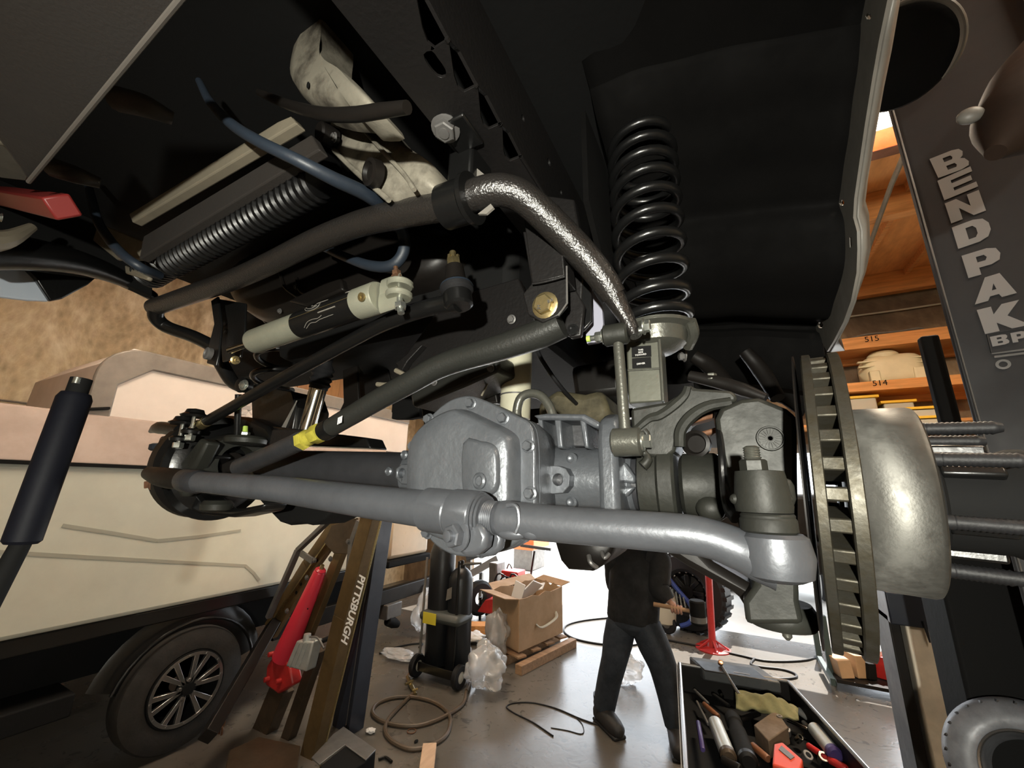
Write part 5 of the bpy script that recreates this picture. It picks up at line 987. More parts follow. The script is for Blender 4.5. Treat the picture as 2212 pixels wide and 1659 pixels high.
# ================================================================== FOLDED HOIST
JY = 2.43
jk = thing('engine_hoist', 'bronze folding engine hoist with a red ram below the axle', 'hoist', qz(680, 1640, 0))
def jb(name, pts, w, m, Y=JY, h=None, par=None):
    P = [qy(a, b, Y) for a, b in pts]
    bb = MB()
    for i in range(len(P)-1): bb.bar(P[i], P[i+1], w, h or w, YA)
    return bb.build(name, m, par or jk, sm=0, bev=.004)
mast = jb('mast', [(806, 1105), (745, 1330), (668, 1659)], .13, 'bronze', JY, .11)
MB().bar(qy(828, 1105, JY-.06), qy(690, 1659, JY-.06), .012, .012, YA).build('mast_edge', 'gold', mast, sm=0)
up_ = (qy(812, 1230, JY)-qy(760, 1420, JY)).normalized(); rt = V((0, -1, 0)).cross(up_)
rt = rt if rt.x > 0 else -rt
text('lettering', 'PITTSBURGH', .094, 'white', qy(783, 1243, JY-.058)-rt*.030, -up_, rt, mast, .0008, .0024, sx=.90)
jb('inner_bar', [(762, 1130), (716, 1245), (652, 1405)], .085, 'bronze', JY+.07, .06)
ch_ = jb('boom_channel', [(752, 1105), (668, 1225), (585, 1362)], .17, 'bronze', JY+.14, .05)
MB().bar(qy(722, 1150, JY+.10), qy(573, 1366, JY+.10), .012, .03, YA).build('channel_edge', 'gold', ch_, sm=0)
for a, b_ in ((684, 1211), (668, 1228), (650, 1262), (640, 1280)): MB().lathe(qy(a, b_, JY+.112), -YA, [(0, .014), (.002, .014), (.002, 0)], 12).build('channel_hole', 'blackm', ch_)
jb('boom_edge', [(728, 1108), (644, 1188), (580, 1334)], .035, 'steel', JY+.02, .05)
MB().bar(qy(590, 1348, JY+.08), qy(448, 1592, JY-.55), .13, .08, YA).build('folded_leg', 'engine', jk, sm=0, bev=.006)
jb('brace_bar', [(775, 1125), (758, 1174), (750, 1260), (724, 1375)], .045, 'steel', JY-.02, .02)
jb('brace_bar', [(650, 1195), (676, 1212)], .05, 'steel', JY, .02)
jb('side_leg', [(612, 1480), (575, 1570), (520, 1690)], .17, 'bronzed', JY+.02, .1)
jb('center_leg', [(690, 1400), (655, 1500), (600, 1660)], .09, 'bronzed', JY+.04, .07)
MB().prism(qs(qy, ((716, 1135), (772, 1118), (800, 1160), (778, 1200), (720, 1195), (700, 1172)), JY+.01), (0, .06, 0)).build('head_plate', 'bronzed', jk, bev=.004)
r0, r1 = qy(694, 1228, JY-.03), qy(612, 1420, JY-.03); rd = (r1-r0).normalized(); rl = (r1-r0).length
rm = MB().lathe(r0, rd, [(0, .03), (.012, .044), (.02, .042), (.03, .048), (rl*.9, .085), (rl, .085)], 28).build('ram', 'pinkred', jk)
MB().lathe(r0-rd*.03, rd, [(0, .014), (.03, .018)], 14).build('ram_eye', 'gold', rm)
for a, b_ in ((665, 1315),): MB().lathe(qy(a, b_, JY-.095), -YA, [(0, .006), (.003, .006), (.003, 0)], 10).build('ram_port', 'blackm', rm)
pm = MB().prism(qs(qy, ((640, 1384), (676, 1386), (660, 1452), (616, 1440)), JY-.13), (0, .09, 0)).build('pump_box', 'silvercan', jk, bev=.012)
for k in range(3): MB().bar(qy(647+k*9, 1390, JY-.133), qy(626+k*10, 1442, JY-.133), .006, .008).build('pump_rib', 'silvercan', pm, sm=0)
MB().tube(spl([qy(670, 1376, JY-.1), qy(686, 1378, JY-.1), qy(700, 1400, JY-.1)], 4), .008, 8).build('pump_handle', 'steel', pm); MB().lathe(qy(662, 1388, JY-.1), ZA, [(0, .03), (.06, .025), (.065, 0)], 14).build('pump_valve', 'silvercan', pm)
MB().tube(spl([qy(668, 1395, JY-.05), qy(695, 1385, JY-.02), qy(715, 1376, JY)], 4), .018, 10).build('pump_hose', 'rubber', jk)
mb_ = MB().prism(qs(qy, ((575, 1440), (600, 1400), (625, 1440), (632, 1480), (600, 1500), (572, 1480)), JY-.06), (0, .09, 0)).build('ram_base', 'redp', jk, bev=.015)
for a, b_ in ((590, 1412), (602, 1425), (581, 1466), (606, 1470)): MB().lathe(qy(a, b_, JY-.06), (-.2, -1, 0), [(0, .02), (.035, .018), (.038, 0)], 12).build('ram_base_bolt', 'redp', mb_)
for a, b_ in ((714, 1207), (690, 1240), (663, 1248), (620, 1320), (680, 1210), (752, 1170)): MB().bolt(qy(a, b_, JY-.03), -YA, .016, .012).build('hoist_bolt', 'steel', jk)
# foot bracket and lower beam
MB().prism([qz(a, b, .14) for a, b in ((718, 1590), (742, 1572), (812, 1622), (790, 1645), (745, 1612), (690, 1655), (672, 1640))], (0, 0, .01)).build('foot_bracket', 'steel', jk, bev=.004)
MB().prism([qz(a, b, .14) for a, b in ((745, 1612), (812, 1622), (790, 1645), (720, 1690), (690, 1655))], (0, 0, -.12)).build('foot_box', 'blackm', jk, bev=.006)
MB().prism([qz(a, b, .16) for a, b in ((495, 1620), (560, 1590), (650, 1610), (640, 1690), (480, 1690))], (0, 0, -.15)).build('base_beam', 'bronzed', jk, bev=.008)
# chain hanging at the left of the hoist
ch = thing('hoist_chain', 'rusty chain hanging at the left of the engine hoist', 'chain', qy(468, 1660, JY-.2))
for k in range(6):
    c = qy(480-k*3, 1562+k*19, JY-.2); o = [c+(V((.018, 0, 0)) if k % 2 else V((0, .018, 0)))*math.cos(t)+V((0, 0, .033))*math.sin(t) for t in [2*math.pi*i/16 for i in range(16)]]
    MB().tube(o, .0075, 8, closed=True).build('chain_link', 'rust', ch)
MB().bar(qy(482, 1640, JY-.22), qy(508, 1620, JY-.22), .05, .01, YA).build('yellow_tag', 'ylabel', label='small yellow tag beside the hanging chain', cat='tag', sm=0)
# navy steel column behind the hoist
nv = thing('navy_column', 'dark navy steel column standing behind the bronze hoist', 'column', qz(770, 1575, 0))
n0, n1 = qz(748, 1570, 0), qy(822, 1100, 2.85)
MB().bar(n0, n1, .20, .12, YA).build('column_web', 'navy', nv, sm=0, bev=.006)
MB().bar(n0+V((.12, -.02, 0)), n1+V((.10, -.02, 0)), .022, .16, YA).build('column_flange', 'navy', nv, sm=0, bev=.004); MB().bar(n0+V((.095, -.10, 0)), n1+V((.075, -.10, 0)), .006, .006, YA).build('flange_edge', 'steel', nv, sm=0)
# ================================================================== FLOOR ITEMS
def up_to(p, px, py): return qy(px, py, p.y).z
# gas cylinder cart
cg = qz(955, 1478, 0)
ct = thing('cylinder_cart', 'black two wheeled cart carrying two gas cylinders', 'cart', cg)
cx_, cy_ = cg.x, cg.y
wl0, wl1 = qz(899, 1462, 0), qz(990, 1490, 0); wdv = (wl1-wl0).normalized(); wn = V((wdv.y, -wdv.x, 0)); wn = wn if wn.y < 0 else -wn
for p in (wl0, wl1):
    c = p+V((0, 0, .105)); w = MB().lathe2(c-wdv*.03, wdv, [(0, .05), (0, .095), (.012, .105), (.048, .105), (.06, .095), (.06, .05)], 28).build('cart_wheel', 'rubber', ct); MB().lathe(c-wdv*.025, wdv, [(0, .052), (.05, .052), (.06, .02), (.062, 0)], 20).build('wheel_hub_disc', 'tote', w)
MB().cyl(wl0+V((0, 0, .105)), wl1+V((0, 0, .105)), .014, n=10).build('cart_axle', 'steel', ct)
mid = (wl0+wl1)/2
MB().box(mid-wn*.16+V((0, 0, .08)), ((wl1-wl0).length*.9, .36, .02), Matrix.Rotation(math.atan2(wdv.y, wdv.x), 3, 'Z')).build('cart_platform', 'black', ct, bev=.004)
MB().box(mid+wn*.03+V((0, 0, .115)), ((wl1-wl0).length*.85, .02, .08), Matrix.Rotation(math.atan2(wdv.y, wdv.x), 3, 'Z')).build('cart_skirt', 'black', ct, bev=.004)
hgt = up_to(cg, 960, 1205)
for s_ in (-.48, .34):
    q0 = mid+wdv*((wl1-wl0).length*s_)-wn*.02; MB().tube([q0+V((0, 0, .1)), q0-wn*.02+V((0, 0, hgt*.98))], .013, 8).build('cart_rail', 'cream' if s_ < 0 else 'black', ct)
band = MB().box(mid+wn*.0-wn*.10+V((0, 0, hgt*.50)), ((wl1-wl0).length*.98, .30, .10), Matrix.Rotation(math.atan2(wdv.y, wdv.x), 3, 'Z')).build('cart_band', 'strap', ct, bev=.05)
lp_ = mid-wdv*.10+wn*.055; MB().prism([lp_+wdv*a+V((0, 0, hgt*.50+b)) for a, b in ((-.08, -.055), (.09, -.055), (.09, .05), (-.08, .05))], wn*.004).build('yellow_label', 'ylabel', ct, sm=0)
for s_, hh, r, lab in ((-.22, hgt*1.18, .140, 'black gas cylinder on the cart, half hidden behind the domed one'), (.20, hgt*.93, .128, 'black domed gas cylinder at the right of the cart')):
    p = mid+wdv*((wl1-wl0).length*s_*1.15)-wn*.17; cyo = thing('gas_cylinder', lab, 'gas cylinder', p+V((0, 0, .092)), 'gas cylinders on the cart'); h = hh-.09
    MB().lathe(p+V((0, 0, .092)), ZA, [(0, r*.9), (.02, r), (h*.86, r), (h*.92, r*.82), (h*.96, r*.5), (h*.975, r*.3)], 32).build('cylinder_body', 'cyl', cyo, sm=60)
    MB().lathe(p+V((0, 0, .09+h*.97)), ZA, [(0, r*.34), (.03, r*.34), (.035, r*.2), (.07, r*.2), (.08, 0)], 18).build('cylinder_cap', 'engine', cyo)
    MB().tube(spl([p+V((0, 0, .09+h)), p+wdv*.1+V((0, 0, .11+h)), p+wdv*.25+V((0, 0, .13+h))], 3), [.012, .016, .012], 8).build('valve_regulator', 'steel', cyo)
    if s_ > 0: MB().prism([p+wn*(r+.001)-wdv*(.07-a)+V((0, 0, h*(.80)+b)) for a, b in ((-.02, -.05), (.05, -.02), (.05, .09), (-.01, .06))], wn*.003).build('torn_label', 'cream', cyo, sm=0)
# cardboard box on a pallet
A0, B0, C0 = qz(1119, 1409, .15), qz(1062, 1378, .15), qz(1214, 1366, .15)
hA = up_to(A0, 1130, 1296)-.15
bxn = thing('cardboard_box', 'open torn cardboard box on a small pallet before the bright doorway', 'box', A0)
D0 = B0+C0-A0
def wall(name, a, b, top=None, th=.012):
    d = (b-a); n_ = V((d.y, -d.x, 0)).normalized()*th; k = 7; vs = [a, b]
    pts = [a]+[b]+[a+d*(1-i/k)+V((0, 0, hA*(1+ (random.uniform(-.05, .05) if 0 < i < k else 0)))) for i in range(k+1)]
    return MB().prism(pts, n_).build(name, 'card', bxn, sm=0)
wall('box_side', A0, C0); wall('box_side', A0, B0); wall('box_side', B0, D0); wall('box_side', C0, D0)
MB().prism([A0, C0, D0, B0], (0, 0, .012)).build('box_bottom', 'card', bxn, sm=0)
for a, b, dv in ((B0, D0, V((-.16, .16, .03))), (A0, B0, V((-.10, -.14, .02))), (C0, D0, V((.10, .06, .05)))):
    t0, t1 = a+V((0, 0, hA)), b+V((0, 0, hA)); MB().prism([t0, t1, t1+dv, t0+dv], dv.cross(b-a).normalized()*.008).build('box_flap', 'card', bxn, sm=0)
nAC = V(((C0-A0).y, -(C0-A0).x, 0)).normalized(); nAC = nAC if nAC.y < 0 else -nAC
MB().prism([A0+(C0-A0)*u_+V((0, 0, hA*v_)) for u_, v_ in ((0, .66), (1, .66), (1, .74), (0, .74))], nAC*.003).build('tape_strip', mat('packing_tape', (.50, .36, .22), .3), bxn, sm=0)
MB().tube(spl([A0+(C0-A0)*u_+V((0, 0, hA*v_))+nAC*d_ for u_, v_, d_ in ((.36, .40, .01), (.42, .33, .05), (.6, .36, .06), (.78, .42, .05), (.82, .50, .01))], 4), .018, 8, flat=.5).build('carry_handle', 'tote', bxn)
for k, (u_, v_, s_) in enumerate(((.3, .55, .14), (.55, .5, .17), (.75, .6, .13))):
    p = A0+(C0-A0)*u_+(B0-A0)*v_+V((0, 0, hA*.93)); m_ = Matrix.Rotation(.5*k+.3, 3, 'Y') @ Matrix.Rotation(k, 3, 'Z')
    MB().box(p, (s_, s_*.1, s_*1.8), m_).build('paper_sheet', 'white', sm=0, label=['white leaflet standing in the near left of the cardboard box', 'white crumpled sheet in the middle of the cardboard box', 'white paper wad at the right inside the cardboard box'][k], cat='paper')
# pallet
pt = thing('pallet', 'low wooden pallet under the cardboard box', 'pallet', V((A0.x, A0.y, 0)))
e1, e2 = (C0-A0), (B0-A0)
for k in range(3): 
    a = A0-e1*.12+e2*(-.22+k*.55); a.z = .045; MB().bar(a, a+e1*1.25, .09, .09, ZA).build('pallet_runner', 'wood', pt, sm=0, bev=.005)
for k in range(4):
    a = A0-e2*.12+e1*(.02+k*.31); a.z = .115; MB().bar(a, a+e2*1.2, .12, .02, ZA).build('deck_board', 'wood', pt, sm=0, bev=.003)
# plastic bags (crumpled)
def bag(name, c, size, lab, m='plastic', seed=1):
    from mathutils import noise
    b = MB(); nu, nv = 44, 24; so = V((seed*3.7, seed*1.3, 0)); vs = []
    for i in range(nv+1):
        t = math.pi*i/nv
        for k in range(nu):
            a = 2*math.pi*k/nu; d = V((math.sin(t)*math.cos(a), math.sin(t)*math.sin(a), math.cos(t)))
            r = .95+.4*noise.noise(d*1.6+so)+.16*noise.noise(d*4+so)-.10*abs(noise.noise(d*8+so*2))
            vs.append(V(c)+V((d.x*size[0]*r, d.y*size[1]*r, max(-.96, d.z*r)*size[2]+size[2])))
    b.add(vs, [[i*nu+k, (i+1)*nu+k, (i+1)*nu+(k+1) % nu, i*nu+(k+1) % nu] for i in range(nv) for k in range(nu)])
    return b.build(name, m, label=lab, cat='plastic bag', sm=75)
bag('plastic_bag', qz(1052, 1490, .005), (.20, .22, .20), 'crumpled clear plastic heaped beside the pallet', seed=3)
bag('plastic_bag', qz(1058, 1440, .01)+V((0, .15, 0)), (.14, .14, .26), 'clear plastic sheet standing against the cardboard box', seed=5)
bag('plastic_bag', qz(1357, 1478, .005), (.15, .13, .135), 'white crumpled plastic bag behind the standing person', 'plastic', 8)
bag('plastic_bag', qz(862, 1422, .005), (.24, .12, .04), 'flat white plastic scrap left of the cylinder cart', 'plastic', 9)
bag('plastic_bag', qz(912, 1365, .01)+V((.12, -.1, 0)), (.14, .16, .28), 'translucent plastic behind the left side of the cart', 'plastic', 11)
# hoses and cords on the floor
def floorline(name, pts, r, m, lab, cat='hose', z=None, k=6):
    P = [qz(a, b, (z or r)) for a, b in pts]
    return MB().tube(spl(P, k), r, 8).build(name, m, label=lab, cat=cat)
floorline('welding_hose', [(1008, 1490), (1000, 1520), (965, 1545), (915, 1565), (870, 1568), (825, 1558), (805, 1540), (815, 1520), (850, 1507), (895, 1506), (940, 1518), (968, 1540), (972, 1565), (960, 1592), (925, 1612), (885, 1618), (848, 1602), (832, 1580), (838, 1555), (860, 1530), (885, 1505), (895, 1495)], .016, 'hosebr', 'brown welding hose coiled in two loops on the floor')
th_ = thing('cutting_torch', 'brass cutting torch lying at the end of the coiled hose', 'torch', qz(885, 1480, .02))
MB().tube(spl([qz(898, 1500, .02), qz(888, 1480, .03), qz(880, 1462, .03)], 4), [.014, .02, .016], 10).build('torch_body', 'gold', th_); MB().tube([qz(876, 1478, .05), qz(892, 1470, .05)], .012, 8).build('torch_valve', 'gold', th_); MB().tube([qz(880, 1462, .03), qz(886, 1450, .05)], .009, 8).build('torch_tip', 'copper', th_); MB().tube([qz(890, 1492, .04), qz(902, 1488, .04)], .010, 8).build('torch_valve', 'gold', th_)
floorline('hose_tail', [(1016, 1400), (1018, 1450), (1014, 1480), (1008, 1492)], .014, 'hosebr', 'brown hose dropping behind the gas cylinders to the floor', z=.03)
floorline('air_hose', [(1440, 1325), (1330, 1333), (1262, 1340), (1225, 1350), (1219, 1364), (1240, 1379), (1290, 1390), (1350, 1394), (1385, 1390), (1425, 1381), (1470, 1388), (1530, 1400), (1600, 1416), (1660, 1428), (1740, 1426), (1775, 1412)], .012, 'rubber', 'long black air hose winding across the floor past the person')
floorline('air_hose', [(1630, 1422), (1622, 1434), (1640, 1440), (1690, 1446), (1718, 1456), (1716, 1464), (1680, 1466), (1650, 1460)], .012, 'rubber', 'black hose loop on the floor behind the tool tray')
floorline('power_cord', [(1320, 1572), (1290, 1565), (1252, 1552), (1200, 1530), (1150, 1518), (1110, 1519), (1094, 1527), (1110, 1540), (1150, 1560), (1195, 1590)], .006, 'rubber', 'thin black cord looping beside the person\'s boot', 'cord')
floorline('floor_wire', [(1240, 1546), (1258, 1565), (1258, 1585), (1225, 1578), (1190, 1572)], .0035, 'rubber', 'very thin dark wire curl on the shiny floor', 'wire')
floorline('floor_hose', [(820, 1412), (850, 1400), (885, 1392), (912, 1390), (905, 1398)], .010, 'rubber', 'short black hose end left of the cylinder cart')
MB().lathe2(qz(889, 1580, .003), ZA, [(0, .030), (0, .036), (.005, .036), (.005, .030)], 24).build('seal_ring', 'rust', label='small ring lying inside the hose coil', cat='ring')
MB().sph(qz(899, 1601, .008), .014, 8, 6, (1, 1.5, .6)).build('debris_chip', 'blackm', label='dark debris chip inside the hose coil', cat='debris')
wb0, wb1 = qz(928, 1612, .045), qz(918, 1690, .045)
MB().bar(wb0, wb1, .10, .045, ZA).build('wood_block', mat('pale_pine', (.55, .37, .24), .7, 0, .1, 40, .2, 5, stretch=(6, 1, 6)), label='pale wooden block on the floor in front of the hose coil', cat='wood block', bev=.004)
MB().tube(spl([qz(818, 1640, .012), qz(832, 1636, .012), qz(846, 1646, .012)], 4), .010, 8).build('debris_strip', 'engine', label='dark rag scrap on the floor beside the hoist foot', cat='scrap')
bag('debris_paper', qz(800, 1583, .002), (.04, .03, .015), 'tiny white paper scrap near the navy column', 'white', 21)
# small wooden scraps near the cart
MB().box(qz(1036, 1356, .06), (.26, .20, .1), Matrix.Rotation(.5, 3, 'Z')).build('wood_offcut', 'lumber', label='orange wood offcut behind the gas cylinders', cat='wood offcut', bev=.005)
bag('white_scrap', qz(1026, 1385, .005), (.16, .12, .05), 'white paper heap between the cart and the cardboard box', 'white', 14)
# red equipment behind the box
re = thing('red_generator', 'red and white engine unit behind the cardboard box', 'generator', qz(1090, 1330, 0))
rp0 = qz(1105, 1320, 0)
def rb(name, px0, py0, px1, py1, m, d=.3, dy=0, bev=.02):
    a, c = qy(px0, py0, rp0.y+dy), qy(px1, py1, rp0.y+dy); return MB().box2((a.x, rp0.y+dy, min(a.z, c.z)), (c.x, rp0.y+dy+d, max(a.z, c.z))).build(name, m, re, bev=bev)
rb('red_top', 1082, 1232, 1118, 1252, 'redp'); rb('red_side', 1105, 1245, 1124, 1275, 'redp', .3, .02); rb('white_panel', 1080, 1252, 1108, 1276, 'white', .28, -.02); rb('dark_base', 1040, 1262, 1080, 1290, 'engine'); rb('grey_cylinder_block', 1056, 1215, 1072, 1275, 'steel')
rb('stand_frame', 1050, 1276, 1125, 1330, 'engine', .25, .03)
for k in range(6): MB().tube(spl([qy(1060+k*12, 1290, rp0.y-.05), qy(1075+k*10, 1240+7*(k % 3), rp0.y-.1), qy(1100+k*11, 1255+k*3, rp0.y-.05), qy(1110+k*8, 1292, rp0.y-.03)], 4), .014, 6).build('engine_cable', 'rubber', re)
MB().tube(spl([qy(1095, 1228, rp0.y), qy(1100, 1218, rp0.y), qy(1106, 1228, rp0.y)], 4), .012, 8).build('lift_loop', 'steel', re)
ll = thing('galvanized_beam', 'pale galvanized beam slanting behind the gas cylinder valve', 'beam', qz(1050, 1330, 0))
MB().bar(qy(1010, 1245, rp0.y+.3), qy(1080, 1205, rp0.y+.3), .12, .18, YA).build('beam_bar', mat('galvanised', (.42, .45, .5), .4, .5), ll, sm=0, bev=.01); MB().bar(qy(1040, 1238, rp0.y+.35), V((qy(1040, 1238, rp0.y+.35).x, rp0.y+.35, 0)), .06, .06).build('beam_leg', 'steel', ll, sm=0)
MB().bar(qy(1155, 1190, rp0.y+.5), V((qy(1138, 1240, rp0.y+.5).x, rp0.y+.5, 0)), .03, .03).build('prop_pole', 'engine', label='thin dark pole leaning beside the red engine unit', cat='pole', sm=0)
wbw = thing('wheelbarrow', 'red wheelbarrow tray with a black tyre behind the gas cylinders', 'wheelbarrow', qz(1040, 1345, 0))
wy = qz(1040, 1345, 0).y
MB().prism(qs(qy, ((1030, 1322), (1048, 1296), (1068, 1294), (1068, 1328)), wy), (0, .35, 0)).build('barrow_tray', 'redp', wbw, bev=.01)
wbc = qy(1038, 1290, wy+.1); MB().lathe2(wbc-V((.06, 0, 0)), V((1, -.5, 0)), [(0, .1), (0, .2), (.03, .24), (.09, .24), (.12, .2), (.12, .1)], 28).build('barrow_tyre', 'rubber', wbw)
MB().cyl(wbc, V((wbc.x, wbc.y, 0)), .02, n=8).build('barrow_leg', 'engine', wbw); MB().cyl(qy(1050, 1325, wy+.1), qz(1050, 1345, 0)+V((0, .1, 0)), .02, n=8).build('barrow_leg', 'engine', wbw)
og = qz(1135, 1235, 0); orr = thing('orange_crane', 'orange machine parked outside beyond the doorway', 'machine', og)
MB().box2(qy(1098, 1185, og.y), qy(1152, 1165, og.y)+V((0, 1.0, 0))).build('machine_body', 'orange', orr, bev=.03); MB().bar(qy(1125, 1178, og.y-.1), qy(1190, 1187, og.y-.1), .06, .06).build('machine_fork', 'engine', orr, sm=0)
MB().box2((qy(1105, 1185, og.y).x, og.y+.1, 0), (qy(1145, 1185, og.y).x, og.y+.9, qy(1105, 1184, og.y).z)).build('machine_base', 'steel', orr, bev=.02)
# ================================================================== RIGHT SIDE FLOOR ITEMS
rs = qz(1540, 1402, 0); rst = thing('red_stand', 'tall thin red stand with a round foot left of the tool tray', 'stand', rs)
MB().lathe(rs, ZA, [(0, .20), (.012, .20), (.03, .06), (.10, .04), (.10, 0)], 32).build('stand_foot', 'redp', rst)
for k in range(5):
    a = k*2*math.pi/5; MB().bar(rs+V((math.cos(a)*.18, math.sin(a)*.18, .02)), rs+V((math.cos(a)*.04, math.sin(a)*.04, .10)), .02, .015).build('foot_rib', 'redp', rst, sm=0)
MB().cyl(rs+V((0, 0, .08)), qy(1524, 1120, rs.y), .042, n=16).build('stand_pole', 'redp', rst)
# off-road wheel of a parked vehicle
ow = qz(1500, 1358, 0); ow.y -= .1; orad = (up_to(ow, 1500, 1195))/2; oc_ = V((ow.x, ow.y, orad)); oax = V((-.35, -1, 0)).normalized()
ot = thing('offroad_wheel', 'black off-road wheel of a vehicle parked in the doorway', 'wheel', ow)
MB().lathe2(oc_, oax, [(-.15, orad*.5), (-.15, orad*.93), (-.11, orad*1.0), (.09, orad*1.0), (.14, orad*.93), (.15, orad*.6), (.12, orad*.52)], 48).build('offroad_tyre', 'rubber', ot)
MB().lathe(oc_, oax, [(-.1, orad*.55), (.08, orad*.53), (.03, orad*.4), (.05, orad*.18), (.10, orad*.16), (.10, 0)], 40).build('black_rim', 'black', ot)
x_, y_, z_ = basis(oax)
for k in range(28):
    a = 2*math.pi*k/28; r_ = (x_*math.cos(a)+y_*math.sin(a)); MB().box(oc_+r_*orad*1.0, (.05, .05, .25), Matrix((x_*math.cos(a)+y_*math.sin(a), -x_*math.sin(a)+y_*math.cos(a), oax)).transposed()).build('tread_lug', 'rubber', ot, sm=0)
for k in range(16):
    a = 2*math.pi*k/16; MB().sph(oc_+oax*.085+(x_*math.cos(a)+y_*math.sin(a))*orad*.5, .016, 8, 6).build('rim_rivet', 'zinc', ot)
for k in range(8):
    a = 2*math.pi*k/8; MB().bar(oc_+oax*.07+(x_*math.cos(a)+y_*math.sin(a))*orad*.15, oc_+oax*.08+(x_*math.cos(a)+y_*math.sin(a))*orad*.45, .06, .05, oax).build('rim_spoke', 'black', ot, sm=0, bev=.01)
# blue framed tank on wheels
bc = qz(1446, 1368, 0); bt = thing('wheeled_compressor', 'blue framed grey tank on small wheels behind the person\'s arm', 'compressor', bc)
MB().lathe(qy(1432, 1345, bc.y), V((.1, 0, 1)), [(0, .12), (.03, .17), (.34, .17), (.42, .13), (.44, .05)], 24).build('tank_body', 'tote', bt)
wcx = bc+V((0, 0, .13)); MB().lathe2(wcx, V((-.5, -1, 0)), [(0, .06), (0, .12), (.015, .13), (.05, .13), (.06, .12), (.06, .06)], 28).build('tank_wheel', 'rubber', bt); MB().lathe(wcx, V((-.5, -1, 0)), [(0, .06), (.062, .06), (.066, .02), (.066, 0)], 20).build('wheel_disc', 'steel', bt)
MB().tube(spl([qy(1419, 1228, bc.y), qy(1428, 1224, bc.y), qy(1438, 1230, bc.y), qy(1442, 1245, bc.y), qy(1465, 1275, bc.y), qy(1490, 1305, bc.y), qy(1498, 1330, bc.y), qy(1488, 1346, bc.y), qy(1470, 1352, bc.y)], 5), .030, 10).build('blue_handle', 'blue', bt)
MB().lathe(qy(1433, 1262, bc.y), ZA, [(0, .10), (.03, .12), (.18, .10), (.22, .05)], 20).build('motor_cap', 'steel', bt); MB().sph(qy(1426, 1223, bc.y), .035, 10, 8).build('red_cap', 'orange', bt)
for k in range(4): MB().tube([qy(1452+k*8, 1272+k*6, bc.y-.05), qy(1457+k*8, 1312, bc.y-.05)], .012, 6).build('valve_stem', 'zinc', bt)
# parked vehicle body glimpsed behind the axle
pvb = thing('parked_vehicle', 'dark underside of a vehicle parked beyond the doorway', 'vehicle', (1.0, 9.0, .4))
MB().box2((-.5, 7.6, .75), (1.6, 10.5, 1.2)).build('vehicle_chassis', 'blackm', pvb, bev=.05); MB().box2((-.45, 7.7, 1.2), (1.5, 11.5, 1.9)).build('vehicle_body', 'engine', pvb, bev=.1)
for x in (-.2, 1.4):
    MB().lathe2((x, 9.8, .45), XA, [(-.13, .2), (-.13, .42), (-.1, .45), (.1, .45), (.13, .42), (.13, .2)], 32).build('vehicle_tyre', 'rubber', pvb)
# teal rack with bins
ty = qz(1786, 1478, 0).y; rk = thing('teal_rack', 'dark teal rack legs standing under the brake disc', 'rack', qz(1786, 1478, 0))
for a, b_, top in ((1771, 1428, 1330), (1800, 1478, 1330)):
    q0 = qz(a, b_, 0); MB().bar(q0, V((q0.x, q0.y, up_to(q0, a-15, top))), .055, .055).build('rack_leg', 'teal', rk, sm=0, bev=.004)
q0, q1 = qz(1800, 1474, 0), qz(1960, 1505, 0); q0.z = q1.z = .10
MB().bar(q0, q1, .5, .03, ZA).build('rack_shelf', 'engine', rk, sm=0); q2, q3 = qz(1771, 1424, .12), qz(1800, 1474, .12); MB().bar(q2, q3, .04, .06, ZA).build('rack_side', 'teal', rk, sm=0)
for k, (px, py, w, h, m, lab) in enumerate(((1822, 1462, .12, .16, 'card', 'small tan carton on the teal rack nearest the leg'), (1852, 1462, .10, .20, 'card', 'tall tan carton second from the teal rack leg'), (1872, 1465, .09, .14, 'blackm', 'black box between cartons on the teal rack'), (1893, 1462, .08, .24, 'white', 'white bottle shaped carton on the teal rack'), (1915, 1466, .20, .20, 'redp', 'dark red box leaning on the teal rack'), (1938, 1470, .10, .17, 'card', 'tan carton at the right end of the teal rack'))):
    c = qz(px, py, .12); MB().box(c+V((0, .05, h/2)), (w, .18, h), Matrix.Rotation(.3+.2*k, 3, 'Z') @ Matrix.Rotation(.12*((k % 3)-1), 3, 'Y')).build('stored_carton', m, label=lab, cat='carton', bev=.006, sm=0)
# tyre leaning at the lower right corner
tc0 = qd(2248, 1692, .95); TS = .76; tax = (CAMP-tc0).normalized(); tax = (tax+V((-.15, 0, .1))).normalized()
gt = thing('shiny_tyre', 'shiny grey tyre edge at the lower right corner', 'tyre', tc0-V((0, 0, .3)))
x_, y_, z_ = basis(tax)
MB().lathe2(tc0, tax, [(h*TS, r*TS) for h, r in ((-.16, .125), (-.16, .20), (-.10, .228), (-.02, .222), (.01, .20), (.022, .165), (.015, .135), (.004, .125))], 72).build('tyre_carcass', 'tyreg', gt)
MB().lathe2(tc0, tax, [(h*TS, r*TS) for h, r in ((.008, .121), (.008, .127), (.014, .129), (.016, .123))], 64).build('rim_edge', 'alloy', gt)
for k in range(30):
    a = 2*math.pi*k/30; rr_ = x_*math.cos(a)+y_*math.sin(a); a2 = a+.11; rr2 = x_*math.cos(a2)+y_*math.sin(a2)
    MB().bar(tc0+rr_*.203*TS+tax*.010*TS, tc0+rr2*.227*TS-tax*.06*TS, .006, .004, tax).build('tread_groove', 'rubber', gt, sm=0)
ts = thing('tyre_stand', 'dark stool under the shiny tyre out of the frame', 'stool', V((tc0.x, tc0.y, 0)))
MB().box2((tc0.x-.08, tc0.y-.08, 0), (tc0.x+.02, tc0.y+.02, tc0.z-.19)).build('stool_block', 'blackm', ts, bev=.02)
